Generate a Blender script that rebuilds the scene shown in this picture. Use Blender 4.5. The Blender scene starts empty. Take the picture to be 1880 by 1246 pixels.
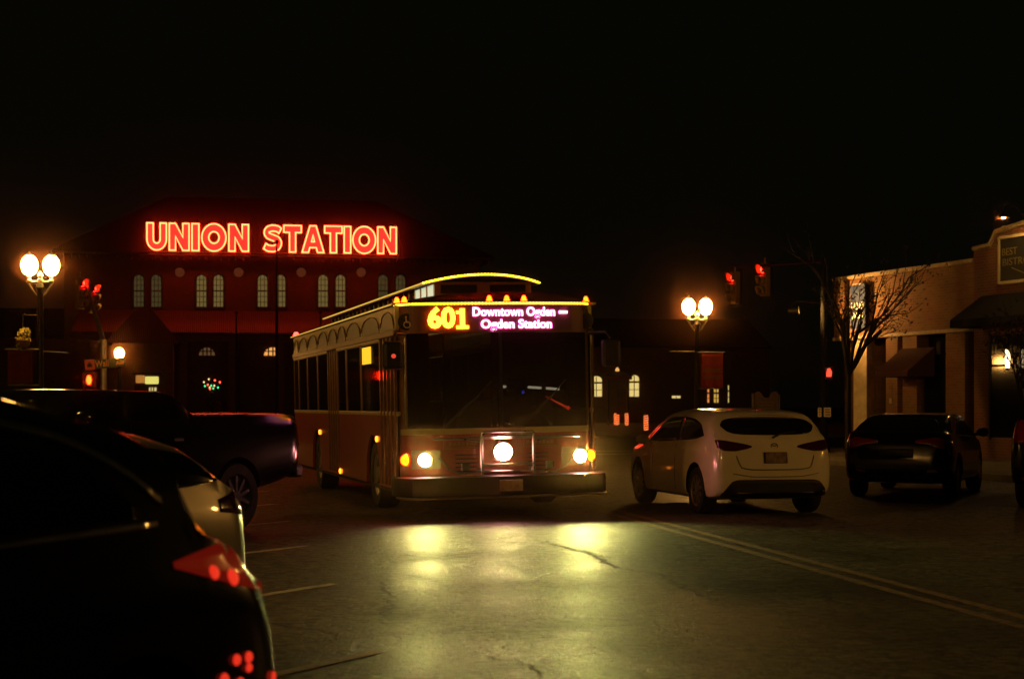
import bpy, bmesh, math, random
import numpy as np
from mathutils import Vector, Matrix
from mathutils.bvhtree import BVHTree
random.seed(7)
R = math.radians
S = bpy.context.scene
COL = S.collection
F = 3100.0
H = 1.5
HY = 745.0
def P(px, py, Y):
    return Vector(((px-940)/F*Y, Y, H+(HY-py)/F*Y))

# ------------------------------------------------------------------ materials
MATS = {}
CARLIT = None
def mat(name, col, rough=0.6, metal=0.0, var=0.0, scale=8.0, emit=None, estr=0.0, coat=0.0, bump=0.0, bscale=60.0, spec=0.5, alpha=None):
    if name in MATS: return MATS[name]
    m = bpy.data.materials.new(name); m.use_nodes = True
    nt = m.node_tree; N = nt.nodes; L = nt.links
    b = N['Principled BSDF']
    b.inputs['Base Color'].default_value = (*col, 1)
    b.inputs['Roughness'].default_value = rough
    b.inputs['Metallic'].default_value = metal
    b.inputs['Specular IOR Level'].default_value = spec
    b.inputs['Coat Weight'].default_value = coat
    b.inputs['Coat Roughness'].default_value = 0.05
    if emit:
        b.inputs['Emission Color'].default_value = (*emit, 1)
        b.inputs['Emission Strength'].default_value = estr
    tc = N.new('ShaderNodeTexCoord')
    if var > 0:
        n = N.new('ShaderNodeTexNoise'); n.inputs['Scale'].default_value = scale; n.inputs['Detail'].default_value = 6
        L.new(tc.outputs['Object'], n.inputs['Vector'])
        mr = N.new('ShaderNodeMapRange'); mr.inputs['From Min'].default_value = .3; mr.inputs['From Max'].default_value = .7
        mr.inputs['To Min'].default_value = 1-var; mr.inputs['To Max'].default_value = 1+var
        L.new(n.outputs['Fac'], mr.inputs['Value'])
        mx = N.new('ShaderNodeVectorMath'); mx.operation = 'SCALE'
        mx.inputs[0].default_value = col
        L.new(mr.outputs['Result'], mx.inputs['Scale'])
        L.new(mx.outputs['Vector'], b.inputs['Base Color'])
        mr2 = N.new('ShaderNodeMapRange'); mr2.inputs['From Min'].default_value = .3; mr2.inputs['From Max'].default_value = .7
        mr2.inputs['To Min'].default_value = rough*(1-.5*var); mr2.inputs['To Max'].default_value = min(1, rough*(1+.5*var))
        L.new(n.outputs['Fac'], mr2.inputs['Value']); L.new(mr2.outputs['Result'], b.inputs['Roughness'])
    if bump > 0:
        n2 = N.new('ShaderNodeTexNoise'); n2.inputs['Scale'].default_value = bscale; n2.inputs['Detail'].default_value = 4
        L.new(tc.outputs['Object'], n2.inputs['Vector'])
        bp = N.new('ShaderNodeBump'); bp.inputs['Strength'].default_value = bump; bp.inputs['Distance'].default_value = 0.02
        L.new(n2.outputs['Fac'], bp.inputs['Height']); L.new(bp.outputs['Normal'], b.inputs['Normal'])
    if alpha is not None:
        tr = N.new('ShaderNodeBsdfTransparent'); tr.inputs['Color'].default_value = (*alpha[1], 1)
        ms = N.new('ShaderNodeMixShader'); ms.inputs['Fac'].default_value = alpha[0]
        L.new(b.outputs['BSDF'], ms.inputs[1]); L.new(tr.outputs['BSDF'], ms.inputs[2])
        L.new(ms.outputs['Shader'], N['Material Output'].inputs['Surface'])
    MATS[name] = m
    return m
def emis(name, rgb):
    s = max(rgb)
    return mat(name, (0.02, 0.02, 0.02), 0.4, emit=tuple(c/s for c in rgb), estr=s)

def brick_mat(name, c1, c2, mortar, scale=1.0, rough=.85):
    m = bpy.data.materials.new(name); m.use_nodes = True
    nt = m.node_tree; N = nt.nodes; L = nt.links; b = N['Principled BSDF']
    tc = N.new('ShaderNodeTexCoord'); mp = N.new('ShaderNodeMapping'); mp.inputs['Rotation'].default_value = (R(90), 0, 0)
    L.new(tc.outputs['Object'], mp.inputs['Vector'])
    br = N.new('ShaderNodeTexBrick'); br.inputs['Scale'].default_value = scale
    br.inputs['Color1'].default_value = (*c1, 1); br.inputs['Color2'].default_value = (*c2, 1); br.inputs['Mortar'].default_value = (*mortar, 1)
    br.inputs['Brick Width'].default_value = .22; br.inputs['Row Height'].default_value = .075; br.inputs['Mortar Size'].default_value = .008
    L.new(mp.outputs['Vector'], br.inputs['Vector'])
    n = N.new('ShaderNodeTexNoise'); n.inputs['Scale'].default_value = 1.3; n.inputs['Detail'].default_value = 6
    L.new(tc.outputs['Object'], n.inputs['Vector'])
    mx = N.new('ShaderNodeMix'); mx.data_type = 'RGBA'; mx.blend_type = 'MULTIPLY'; mx.inputs['Factor'].default_value = .55
    L.new(br.outputs['Color'], mx.inputs['A']); L.new(n.outputs['Color'], mx.inputs['B'])
    L.new(mx.outputs['Result'], b.inputs['Base Color']); b.inputs['Roughness'].default_value = rough
    bp = N.new('ShaderNodeBump'); bp.inputs['Strength'].default_value = .5; bp.inputs['Distance'].default_value = .01; bp.invert = True
    L.new(br.outputs['Fac'], bp.inputs['Height']); L.new(bp.outputs['Normal'], b.inputs['Normal'])
    return m

def asphalt_mat():
    m = bpy.data.materials.new('asphalt'); m.use_nodes = True
    nt = m.node_tree; N = nt.nodes; L = nt.links; b = N['Principled BSDF']
    tc = N.new('ShaderNodeTexCoord')
    def noise(sc, det=5, rough=.6):
        n = N.new('ShaderNodeTexNoise'); n.inputs['Scale'].default_value = sc; n.inputs['Detail'].default_value = det; n.inputs['Roughness'].default_value = rough
        L.new(tc.outputs['Object'], n.inputs['Vector']); return n
    big = noise(.55, 7); fine = noise(20, 4, .85); mid = noise(5, 6)
    r1 = N.new('ShaderNodeValToRGB'); r1.color_ramp.elements[0].position = .33; r1.color_ramp.elements[1].position = .68
    r1.color_ramp.elements[0].color = (.042, .040, .028, 1); r1.color_ramp.elements[1].color = (.105, .098, .068, 1)
    L.new(big.outputs['Fac'], r1.inputs['Fac'])
    mx = N.new('ShaderNodeMix'); mx.data_type = 'RGBA'; mx.blend_type = 'OVERLAY'; mx.inputs['Factor'].default_value = 1.0
    L.new(r1.outputs['Color'], mx.inputs['A']); L.new(fine.outputs['Fac'], mx.inputs['B'])
    mx2 = N.new('ShaderNodeMix'); mx2.data_type = 'RGBA'; mx2.blend_type = 'OVERLAY'; mx2.inputs['Factor'].default_value = .5
    vag = N.new('ShaderNodeTexVoronoi'); vag.inputs['Scale'].default_value = 15
    L.new(tc.outputs['Object'], vag.inputs['Vector'])
    vr = N.new('ShaderNodeMapRange'); vr.inputs['To Min'].default_value = .3; vr.inputs['To Max'].default_value = 1.9
    sx_ = N.new('ShaderNodeSeparateColor'); L.new(vag.outputs['Color'], sx_.inputs['Color']); L.new(sx_.outputs['Red'], vr.inputs['Value'])
    ms_ = N.new('ShaderNodeVectorMath'); ms_.operation = 'SCALE'; L.new(mx.outputs['Result'], ms_.inputs[0]); L.new(vr.outputs['Result'], ms_.inputs['Scale'])
    L.new(ms_.outputs['Vector'], mx2.inputs['A']); L.new(mid.outputs['Fac'], mx2.inputs['B'])
    # cracks: warped voronoi edges, kept only where a large noise is high
    warp = noise(2.2, 6)
    vm = N.new('ShaderNodeVectorMath'); vm.operation = 'MULTIPLY_ADD'; vm.inputs[1].default_value = (.9, .9, 0)
    L.new(warp.outputs['Color'], vm.inputs[0]); L.new(tc.outputs['Object'], vm.inputs[2])
    vo = N.new('ShaderNodeTexVoronoi'); vo.feature = 'DISTANCE_TO_EDGE'; vo.inputs['Scale'].default_value = .42
    L.new(vm.outputs['Vector'], vo.inputs['Vector'])
    cr = N.new('ShaderNodeMapRange'); cr.inputs['From Min'].default_value = .004; cr.inputs['From Max'].default_value = .017
    L.new(vo.outputs['Distance'], cr.inputs['Value'])
    keep = noise(.33, 2)
    kr = N.new('ShaderNodeMapRange'); kr.inputs['From Min'].default_value = .47; kr.inputs['From Max'].default_value = .56
    L.new(keep.outputs['Fac'], kr.inputs['Value'])
    inv = N.new('ShaderNodeMath'); inv.operation = 'SUBTRACT'; inv.inputs[0].default_value = 1
    L.new(cr.outputs['Result'], inv.inputs[1])
    cm = N.new('ShaderNodeMath'); cm.operation = 'MULTIPLY'
    L.new(inv.outputs['Value'], cm.inputs[0]); L.new(kr.outputs['Result'], cm.inputs[1])
    mx3 = N.new('ShaderNodeMix'); mx3.data_type = 'RGBA'
    L.new(cm.outputs['Value'], mx3.inputs['Factor']); L.new(mx2.outputs['Result'], mx3.inputs['A'])
    mx3.inputs['B'].default_value = (.008, .008, .007, 1)
    L.new(mx3.outputs['Result'], b.inputs['Base Color'])
    rr = N.new('ShaderNodeMapRange'); rr.inputs['From Min'].default_value = .3; rr.inputs['From Max'].default_value = .7
    b.inputs['Specular IOR Level'].default_value = .12; rr.inputs['To Min'].default_value = .40; rr.inputs['To Max'].default_value = .58
    L.new(big.outputs['Fac'], rr.inputs['Value']); L.new(rr.outputs['Result'], b.inputs['Roughness'])
    hs = N.new('ShaderNodeMath'); hs.operation = 'MULTIPLY_ADD'; hs.inputs[1].default_value = -.25
    L.new(fine.outputs['Fac'], hs.inputs[2]); L.new(cm.outputs['Value'], hs.inputs[0])
    bp = N.new('ShaderNodeBump'); bp.inputs['Strength'].default_value = .8; bp.inputs['Distance'].default_value = .02
    L.new(hs.outputs['Value'], bp.inputs['Height']); L.new(bp.outputs['Normal'], b.inputs['Normal'])
    return m

def worn_paint(name, col, base=(.05, .046, .036), wear=.5):
    m = bpy.data.materials.new(name); m.use_nodes = True
    nt = m.node_tree; N = nt.nodes; L = nt.links; b = N['Principled BSDF']
    tc = N.new('ShaderNodeTexCoord'); n = N.new('ShaderNodeTexNoise'); n.inputs['Scale'].default_value = 9; n.inputs['Detail'].default_value = 8; n.inputs['Roughness'].default_value = .75
    L.new(tc.outputs['Object'], n.inputs['Vector'])
    r = N.new('ShaderNodeValToRGB'); r.color_ramp.elements[0].position = wear-.1; r.color_ramp.elements[1].position = wear+.1
    r.color_ramp.elements[0].color = (*base, 1); r.color_ramp.elements[1].color = (*col, 1)
    L.new(n.outputs['Fac'], r.inputs['Fac']); L.new(r.outputs['Color'], b.inputs['Base Color']); b.inputs['Roughness'].default_value = .6
    return m

# ------------------------------------------------------------------ objects
def props(o, label=None, cat=None, group=None, kind=None):
    if label: o['label'] = label
    if cat: o['category'] = cat
    if group: o['group'] = group
    if kind: o['kind'] = kind
    return o
def thing(name, label, cat, loc=(0, 0, 0), rotz=0.0, group=None, rot=None):
    o = bpy.data.objects.new(name, None); COL.objects.link(o); o.empty_display_size = .2
    o.location = loc; o.rotation_euler = rot if rot else (0, 0, rotz)
    return props(o, label, cat, group)
def link_mesh(name, me, m, parent=None):
    o = bpy.data.objects.new(name, me); COL.objects.link(o)
    if m is not None and len(me.materials) == 0: me.materials.append(m)
    if parent is not None: o.parent = parent
    return o
class MB:
    def __init__(s): s.v = []; s.f = []
    def add(s, vs, fs):
        o = len(s.v); s.v += [tuple(v) for v in vs]; s.f += [tuple(i+o for i in f) for f in fs]; return s
    def box(s, x0, x1, y0, y1, z0, z1, M=None):
        vs = [Vector(p) for p in ((x0,y0,z0),(x1,y0,z0),(x1,y1,z0),(x0,y1,z0),(x0,y0,z1),(x1,y0,z1),(x1,y1,z1),(x0,y1,z1))]
        if M is not None: vs = [M @ v for v in vs]
        return s.add(vs, [(0,3,2,1),(4,5,6,7),(0,1,5,4),(1,2,6,5),(2,3,7,6),(3,0,4,7)])
    def tube(s, pts, r, n=8, cap=True):
        pts = [Vector(p) for p in pts]; rs = r if isinstance(r, (list, tuple)) else [r]*len(pts)
        rings = []; up = None
        for i, p in enumerate(pts):
            d = (pts[min(i+1, len(pts)-1)]-pts[max(i-1, 0)]).normalized()
            if up is None: up = Vector((0, 0, 1)) if abs(d.z) < .9 else Vector((1, 0, 0))
            a = d.cross(up).normalized(); b = a.cross(d).normalized(); up = b
            rings.append([p+(a*math.cos(t)+b*math.sin(t))*rs[i] for t in [2*math.pi*k/n for k in range(n)]])
        vs = [v for rg in rings for v in rg]; fs = []
        for i in range(len(pts)-1):
            for k in range(n):
                fs.append((i*n+k, i*n+(k+1) % n, (i+1)*n+(k+1) % n, (i+1)*n+k))
        if cap:
            fs.append(tuple(range(n))); fs.append(tuple(reversed(range((len(pts)-1)*n, len(pts)*n))))
        return s.add(vs, fs)
    def loop_tube(s, pts, r, n=8):
        pts = [Vector(p) for p in pts]; m = len(pts)
        nrm = Vector((0, 0, 0))
        for i in range(m): nrm += pts[i].cross(pts[(i+1) % m])
        nrm.normalize(); vs = []; fs = []
        for i in range(m):
            d0 = (pts[i]-pts[i-1]).normalized(); d1 = (pts[(i+1) % m]-pts[i]).normalized()
            d = (d0+d1).normalized(); a = d.cross(nrm).normalized()
            k = 1/max(.5, d.dot(d1))
            vs += [pts[i]+a*math.cos(t)*r*k+nrm*math.sin(t)*r for t in [2*math.pi*q/n for q in range(n)]]
        for i in range(m):
            j = (i+1) % m
            for q in range(n): fs.append((i*n+q, i*n+(q+1) % n, j*n+(q+1) % n, j*n+q))
        return s.add(vs, fs)
    def lathe(s, prof, c=(0, 0, 0), n=20, axis='z'):
        vs = []; fs = []; c = Vector(c)
        for r, z in prof:
            for k in range(n):
                t = 2*math.pi*k/n; x, y = r*math.cos(t), r*math.sin(t)
                vs.append(c+(Vector((x, y, z)) if axis == 'z' else Vector((x, z, y)) if axis == 'y' else Vector((z, x, y))))
        for i in range(len(prof)-1):
            for k in range(n): fs.append((i*n+k, i*n+(k+1) % n, (i+1)*n+(k+1) % n, (i+1)*n+k))
        fs.append(tuple(range(n))); fs.append(tuple(reversed(range((len(prof)-1)*n, len(prof)*n))))
        return s.add(vs, fs)
    def prism(s, poly, fn, d0, d1):
        n = len(poly)
        vs = [fn(a, b, d0) for a, b in poly]+[fn(a, b, d1) for a, b in poly]
        fs = [tuple(range(n)), tuple(reversed(range(n, 2*n)))]+[(i, i+n, (i+1) % n+n, (i+1) % n) for i in range(n)]
        return s.add(vs, fs)
    def grid(s, g, close=False):
        nr, nc = len(g), len(g[0]); vs = [p for row in g for p in row]; fs = []
        for i in range(nr-1):
            for j in range(nc-(0 if close else 1)):
                k = (j+1) % nc
                fs.append((i*nc+j, i*nc+k, (i+1)*nc+k, (i+1)*nc+j))
        return s.add(vs, fs)
    def build(s, name, m, parent=None, smooth=False, bevel=0.0, label=None, fix=True):
        me = bpy.data.meshes.new(name); me.from_pydata(s.v, [], s.f); me.update()
        if fix:
            bm = bmesh.new(); bm.from_mesh(me); bmesh.ops.recalc_face_normals(bm, faces=bm.faces); bm.to_mesh(me); bm.free()
        o = link_mesh(name, me, m, parent)
        if smooth:
            for p in me.polygons: p.use_smooth = True
            try: me.set_sharp_from_angle(angle=R(40))
            except Exception: pass
        if bevel > 0:
            b = o.modifiers.new('b', 'BEVEL'); b.width = bevel; b.segments = 2; b.limit_method = 'ANGLE'; b.angle_limit = R(40)
        if label: o['label'] = label
        return o
XZ = lambda a, b, d: (a, d, b)      # polygon in x,z extruded along y
XY = lambda a, b, d: (a, b, d)
YZ = lambda a, b, d: (d, a, b)
def text_mb(body, size, fn, bold=0.0, depth=.01, align='CENTER', width=None, spacing=1.0):
    cu = bpy.data.curves.new('txt', 'FONT'); cu.body = body; cu.size = size; cu.offset = bold; cu.extrude = depth/2; cu.align_x = align; cu.align_y = 'CENTER'; cu.resolution_u = 3; cu.space_character = spacing
    ob = bpy.data.objects.new('txt', cu); COL.objects.link(ob)
    dg = bpy.context.evaluated_depsgraph_get(); dg.update()
    me = bpy.data.meshes.new_from_object(ob.evaluated_get(dg))
    xs = [v.co.x for v in me.vertices]; k = 1.0
    if width: k = width/(max(xs)-min(xs))
    mb = MB(); mb.add([fn(v.co.x*k, v.co.y, v.co.z) for v in me.vertices], [tuple(p.vertices) for p in me.polygons])
    bpy.data.objects.remove(ob); bpy.data.curves.remove(cu); bpy.data.meshes.remove(me)
    return mb
def dup_tree(o, parent=None):
    c = o.copy(); COL.objects.link(c)
    if parent is not None: c.parent = parent
    for ch in list(o.children): dup_tree(ch, c)
    return c
def pchip(pts):
    xs = np.array([p[0] for p in pts], float); ys = np.array([p[1] for p in pts], float)
    h = np.diff(xs); d = np.diff(ys)/h; m = np.zeros(len(xs))
    m[0], m[-1] = d[0], d[-1]
    for i in range(1, len(xs)-1):
        if d[i-1]*d[i] > 0:
            w1 = 2*h[i]+h[i-1]; w2 = h[i]+2*h[i-1]; m[i] = (w1+w2)/(w1/d[i-1]+w2/d[i])
    def f(x):
        x = min(max(x, xs[0]), xs[-1]); i = min(max(int(np.searchsorted(xs, x))-1, 0), len(h)-1)
        t = (x-xs[i])/h[i]
        return float(ys[i]*(1+2*t)*(1-t)**2+h[i]*m[i]*t*(1-t)**2+ys[i+1]*t*t*(3-2*t)+h[i]*m[i+1]*t*t*(t-1))
    return f

# common materials
BLACK = mat('black_plastic', (.012, .012, .012), .5, var=.3)
RUBBER = mat('rubber', (.012, .012, .012), .85, var=.3)
CHROME = mat('chrome', (.75, .72, .66), .18, 1.0, var=.2)
STEEL = mat('galvanised_steel', (.35, .34, .30), .4, .8, var=.25)
IRON = mat('dark_green_iron', (.015, .02, .016), .42, .3, var=.3)
DGLASS = mat('dark_glass', (.006, .007, .006), .06, spec=.6)
TINTED = mat('tinted_glass', (.006, .007, .006), .05, spec=.6, alpha=(.45, (.55, .6, .5)))
REDLENS = mat('red_lens', (.16, .006, .004), .15, coat=.6)
AMBER_L = emis('amber_lamp', (30, .9, .03))
REDMARK = emis('red_marker_lamp', (10, .35, .25))
GLOBE = emis('lamp_globe', (150, 70, 14))
RED_SIG = emis('red_signal', (45, .35, .16))
DIM_SIG = mat('unlit_signal', (.02, .015, .01), .3)

# ------------------------------------------------------------------ ground and street
RD = Vector((-.1716, .9852, 0))             # along the street, away from the camera
RN = Vector((.9852, .1716, 0))              # across the street, to the right
def street(a, b, z=0.0):                    # a metres along, b metres to the right of the centre line
    return Vector((5.594, 0, 0))+RD*a+RN*b+Vector((0, 0, z))   # centre line passes the yellow stripes
ASPH = asphalt_mat()
g = MB(); g.add([(-900, -300, -.02), (900, -300, -.02), (900, 1500, -.02), (-900, 1500, -.02)], [(0, 1, 2, 3)])
props(g.build('ground', mat('dry_soil', (.035, .03, .02), .95, var=.4, scale=.3, bump=.4, bscale=4)), kind='structure')
g = MB(); g.add([street(-40, -10.6), street(-40, 9.9), street(58, 9.9), street(58, -10.6)], [(0, 1, 2, 3)])
props(g.build('road', ASPH), kind='structure')
g = MB(); g.add([street(58, -70, .0), street(58, 80, .0), street(78, 80, .0), street(78, -70, .0)], [(0, 1, 2, 3)])
props(g.build('cross_road', ASPH), kind='structure')
PAVE = mat('concrete_paving', (.20, .18, .14), .85, var=.35, scale=1.2, bump=.3, bscale=30)
def slab(name, a0, a1, b0, b1, h=.14):
    c = [street(a0, b0), street(a1, b0), street(a1, b1), street(a0, b1)]
    mb = MB(); mb.add([v+Vector((0, 0, -.01)) for v in c]+[v+Vector((0, 0, h)) for v in c], [(4,5,6,7),(0,1,5,4),(1,2,6,5),(2,3,7,6),(3,0,4,7)])
    return props(mb.build(name, PAVE, bevel=.02), kind='structure')
slab('pavement_left', -40, 56, -16.5, -10.6)
slab('pavement_right', -40, 53, 9.9, 22)
slab('station_plaza', 79, 150, -60, 75)
YEL = worn_paint('worn_yellow_paint', (.30, .16, .02), wear=.50)
WHT = worn_paint('worn_white_paint', (.55, .50, .38), wear=.43)
ym = MB()
for off in (-.13, .13):
    ym.add([street(3, off-.055, .004), street(24.5, off-.055, .004), street(24.5, off+.055, .004), street(3, off+.055, .004)], [(0, 1, 2, 3)])
    ym.add([street(30, off-.055, .004), street(56, off-.055, .004), street(56, off+.055, .004), street(30, off+.055, .004)], [(0, 1, 2, 3)])
props(ym.build('road_centre_line_markings', YEL), kind='structure')
wm = MB()
PD = Vector((.49, .872, 0)); PN = Vector((.872, -.49, 0))
for k in range(-1, 6):
    e = Vector((-.80, 10.36, 0))+Vector((-.70, 3.88, 0))*(k)
    a = e-PD*5.3
    wm.add([v+Vector((0, 0, .004)) for v in (a-PN*.05, e-PN*.05, e+PN*.05, a+PN*.05)], [(0, 1, 2, 3)])
props(wm.build('road_parking_markings', WHT), kind='structure')
def crack(pts, w, seed, m=None):
    rnd = random.Random(seed); P0 = [Vector(((px-940)/F*(4650/(py-HY)), 4650/(py-HY), .004)) for px, py in pts]; fine_ = []
    for a, b in zip(P0, P0[1:]):
        n = max(2, int((b-a).length/.09)); d = (b-a); t = Vector((-d.y, d.x, 0)).normalized()
        for i in range(n): fine_.append(a+d*i/n+t*rnd.gauss(0, .028))
    fine_.append(P0[-1]); L_ = []
    for i, p in enumerate(fine_):
        d = (fine_[min(i+1, len(fine_)-1)]-fine_[max(0, i-1)]).normalized(); t = Vector((-d.y, d.x, 0)); k = w*rnd.uniform(.25, 1.0)*(1 if 0 < i < len(fine_)-1 else .05)
        L_.append([p-t*k, p+t*k])
    m.grid(L_)
cm_ = MB()
crack([(995, 992), (1040, 1005), (1085, 1018), (1130, 1042), (1205, 1052), (1270, 1085), (1345, 1116)], .035, 1, cm_)
crack([(1010, 1003), (1070, 1008), (1120, 1025)], .02, 2, cm_); crack([(1205, 1075), (1255, 1080), (1300, 1082)], .025, 3, cm_)
crack([(690, 1062), (712, 1088), (716, 1118), (700, 1130)], .022, 4, cm_); crack([(850, 1190), (905, 1205), (960, 1218), (1010, 1246)], .014, 5, cm_)
crack([(640, 1060), (720, 1052), (790, 1060)], .02, 6, cm_); crack([(560, 1120), (650, 1140), (760, 1132)], .012, 7, cm_)
props(cm_.build('road_crack_surface', mat('tar_crack', (.006, .006, .005), .8, var=.3)), kind='structure')
gv = MB(); rnd = random.Random(42)
for i in range(21000):
    y = 7.5+14.5*rnd.random()**1.15; x = -3.2+rnd.random()*(3.2+.31*y+1.5)
    s = .004+.0055*rnd.random()**2; a = rnd.uniform(0, 6.28); c, n = s*math.cos(a), s*math.sin(a)
    gv.add([(x+c, y+n, .001), (x-n, y+c, .001), (x-c*rnd.uniform(.6, 1.1), y-n, .001), (x+n, y-c, .001), (x+rnd.uniform(-.3, .3)*s, y+rnd.uniform(-.3, .3)*s, .001+s*rnd.uniform(.18, .55))], [(0, 1, 4), (1, 2, 4), (2, 3, 4), (3, 0, 4)])
props(gv.build('gravel', mat('road_chips', (.20, .19, .125), .45, var=.95, scale=45, spec=.35), fix=False), kind='stuff')
cw = MB()
for off in (52.2, 55.6):
    cw.add([street(off, -9, .004), street(off, 8.5, .004), street(off+.35, 8.5, .004), street(off+.35, -9, .004)], [(0, 1, 2, 3)])
props(cw.build('road_crosswalk_markings', WHT), kind='structure')

# ------------------------------------------------------------------ cars
def build_car(name, label, cat, tail, head, p, paint, group=None, lit=False):
    hd = Vector((head[0], head[1], 0)).normalized()
    root = thing(name, label, cat, (tail[0], tail[1], 0), math.atan2(hd.y, hd.x), group)
    top, belt, hw, bot = pchip(p['top']), pchip(p['belt']), pchip(p['hw']), pchip(p['bot'])
    Ln = p['top'][-1][0]; tum = p.get('tumble', .34)
    xs = sorted(set([0, .012, .03, .05, .075]+[round(v, 3) for v in np.arange(.1, Ln-.09, .045)]+[Ln-.075, Ln-.05, Ln-.03, Ln-.012, Ln]))
    rings = []
    for x in xs:
        T, W, zb = top(x), hw(x), bot(x); B = min(belt(x), T-.05); gh = T-B
        Rw = max(.3, W-.05-tum*gh)
        c = [(0, zb), (W*.75, zb), (W-.05, zb+.03), (W-.008, zb+.14), (W, zb+(B-zb)*.5), (W-.006, zb+(B-zb)*.68), (W-.02, B-.09), (W-.05, B),
             ((W-.05+Rw)/2+.012, B+gh*.52), (Rw+.015, T-.06*min(1, gh/.15)), (Rw-.09, T-.012), (Rw*.45, T+.004), (0, T+.008)]
        d = [0]
        for a, b in zip(c, c[1:]): d.append(d[-1]+max(1e-4, math.hypot(a[0]-b[0], a[1]-b[1])))
        fy = pchip([(t, q[0]) for t, q in zip(d, c)]); fz = pchip([(t, q[1]) for t, q in zip(d, c)])
        n = 30; half = [(fy(d[-1]*i/n), fz(d[-1]*i/n)) for i in range(n+1)]
        rings.append([(x, y, z) for y, z in half]+[(x, -y, z) for y, z in reversed(half[1:-1])])
    mb = MB(); mb.grid(rings, close=True)
    nc = len(rings[0]); mb.f.append(tuple(range(nc))); mb.f.append(tuple(reversed(range((len(xs)-1)*nc, len(xs)*nc))))
    tmp = MB(); tmp.v = mb.v; tmp.f = mb.f
    body = mb.build('body', paint, root, smooth=True); body.data.materials.append(BLACK)
    bvh = BVHTree.FromPolygons([Vector(v) for v in mb.v], mb.f)
    wr = p.get('wr', .33)
    cut = MB()
    for wx in p['wheels']:
        for sd in (1, -1):
            W = hw(wx); cut.lathe([(wr+.055, sd*(W-.27)), (wr+.055, sd*(W+.3))], (wx, 0, wr+.015), 40, 'y')
    co = cut.build('cut', BLACK); co.parent = root; co.data.materials.clear(); co.data.materials.append(paint); co.data.materials.append(BLACK)
    for q in co.data.polygons: q.material_index = 1
    md = body.modifiers.new('arch', 'BOOLEAN'); md.object = co; md.operation = 'DIFFERENCE'; md.solver = 'EXACT'
    dg = bpy.context.evaluated_depsgraph_get(); dg.update()
    me = bpy.data.meshes.new_from_object(body.evaluated_get(dg)); body.modifiers.clear(); old = body.data; body.data = me; me.name = 'body'
    for q in me.polygons: q.use_smooth = True
    me.set_sharp_from_angle(angle=R(35))
    bpy.data.objects.remove(co)
    # wheels
    for wx in p['wheels']:
        for sd in (1, -1):
            yo = sd*(hw(wx)-.02); yi = sd*(hw(wx)-.235); c = (wx, 0, wr)
            t = MB(); t.lathe([(wr*.66, yi), (wr*.93, yi), (wr, yi+sd*.03), (wr, yo-sd*.03), (wr*.95, yo), (wr*.68, yo-sd*.005), (wr*.66, yo-sd*.03)], c, 36, 'y')
            w = t.build('wheel', RUBBER, root, smooth=True)
            rm = MB(); rm.lathe([(wr*.16, yo-sd*.02), (wr*.15, yo-sd*.005), (.01, yo-sd*.004)], c, 16, 'y')
            for k in range(10):
                a = 2*math.pi*k/10
                M = Matrix.Translation(c) @ Matrix.Rotation(a, 4, 'Y')
                rm.box(-.022, .022, min(yo-sd*.05, yo-sd*.012), max(yo-sd*.05, yo-sd*.012), wr*.12, wr*.62, M)
            prof = [(wr*.60, yo-sd*.11), (wr*.665, yo-sd*.03), (wr*.69, yo-sd*.004), (wr*.62, yo-sd*.02), (wr*.58, yo-sd*.1)]
            rm.lathe(prof, c, 36, 'y')
            rm.build('rim', p.get('rim', STEEL), w, smooth=True)
            dk = MB(); dk.lathe([(wr*.6, yo-sd*.12), (.02, yo-sd*.12)], c, 20, 'y'); dk.build('brake_disc', STEEL, w)
    def patch(nm, m, cols, axis, side=1, n=8, off=.004, dens=26, lab=None):
        fl = pchip([(c[0], c[1]) for c in cols]); fh = pchip([(c[0], c[2]) for c in cols])
        a0, a1 = cols[0][0], cols[-1][0]; G = []
        for i in range(dens+1):
            a = a0+(a1-a0)*i/dens; lo, hi = fl(a), fh(a); row = []
            for j in range(n+1):
                b = lo+(hi-lo)*j/n
                if axis == 'y': o, d = Vector((a, side*3, b)), Vector((0, -side, 0))
                elif axis == 'r': o, d = Vector((-3, a, b)), Vector((1, 0, 0))
                else: o, d = Vector((Ln+3, a, b)), Vector((-1, 0, 0))
                hit = bvh.ray_cast(o, d)
                if hit[0] is None: hit = bvh.find_nearest(Vector((a if axis == 'y' else 0 if axis == 'r' else Ln, side*.8 if axis == 'y' else a, b)))
                nrm = hit[1]
                if nrm.dot(d) > 0: nrm = -nrm
                row.append(hit[0]+nrm*off)
            G.append(row)
        k = MB(); k.grid(G)
        ob = k.build(nm, m, root, smooth=True, label=lab, fix=False)
        sl = ob.modifiers.new('t', 'SOLIDIFY'); sl.thickness = .006; sl.offset = 0
        return ob
    for sd in (1, -1):
        for cols in p['side_windows']: patch('side_window', p.get('glass', DGLASS), cols, 'y', sd)
        for cols, nm, m in p.get('side_bits', []): patch(nm, m, cols, 'y', sd, n=3, dens=30)
        for cols in p.get('tail', []):
            cc = cols if sd == 1 else [(-a, l, h) for a, l, h in reversed(cols)]
            patch('tail_light', p.get('tail_mat', REDLENS), cc, 'r', off=.006)
        cc = p['head'] if sd == 1 else [(-a, l, h) for a, l, h in reversed(p['head'])]
        patch('headlight', CHROME, cc, 'f', off=.006)
        mx = p['mirror']
        m1 = MB(); W = hw(mx[0])-.03
        m1.lathe([(.02, -.10), (.075, -.085), (.09, -.02), (.07, .06), (.03, .1)], (0, 0, 0), 14, 'y')
        m1.v = [(mx[0]+v[0]*.7, sd*(W+.14)+v[1], mx[1]+v[2]*.9) for v in m1.v]
        m1.tube([(mx[0], sd*(W-.04), mx[1]-.05), (mx[0], sd*(W+.12), mx[1]-.02)], .025)
        m1.build('wing_mirror', paint, root, smooth=True)
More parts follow.
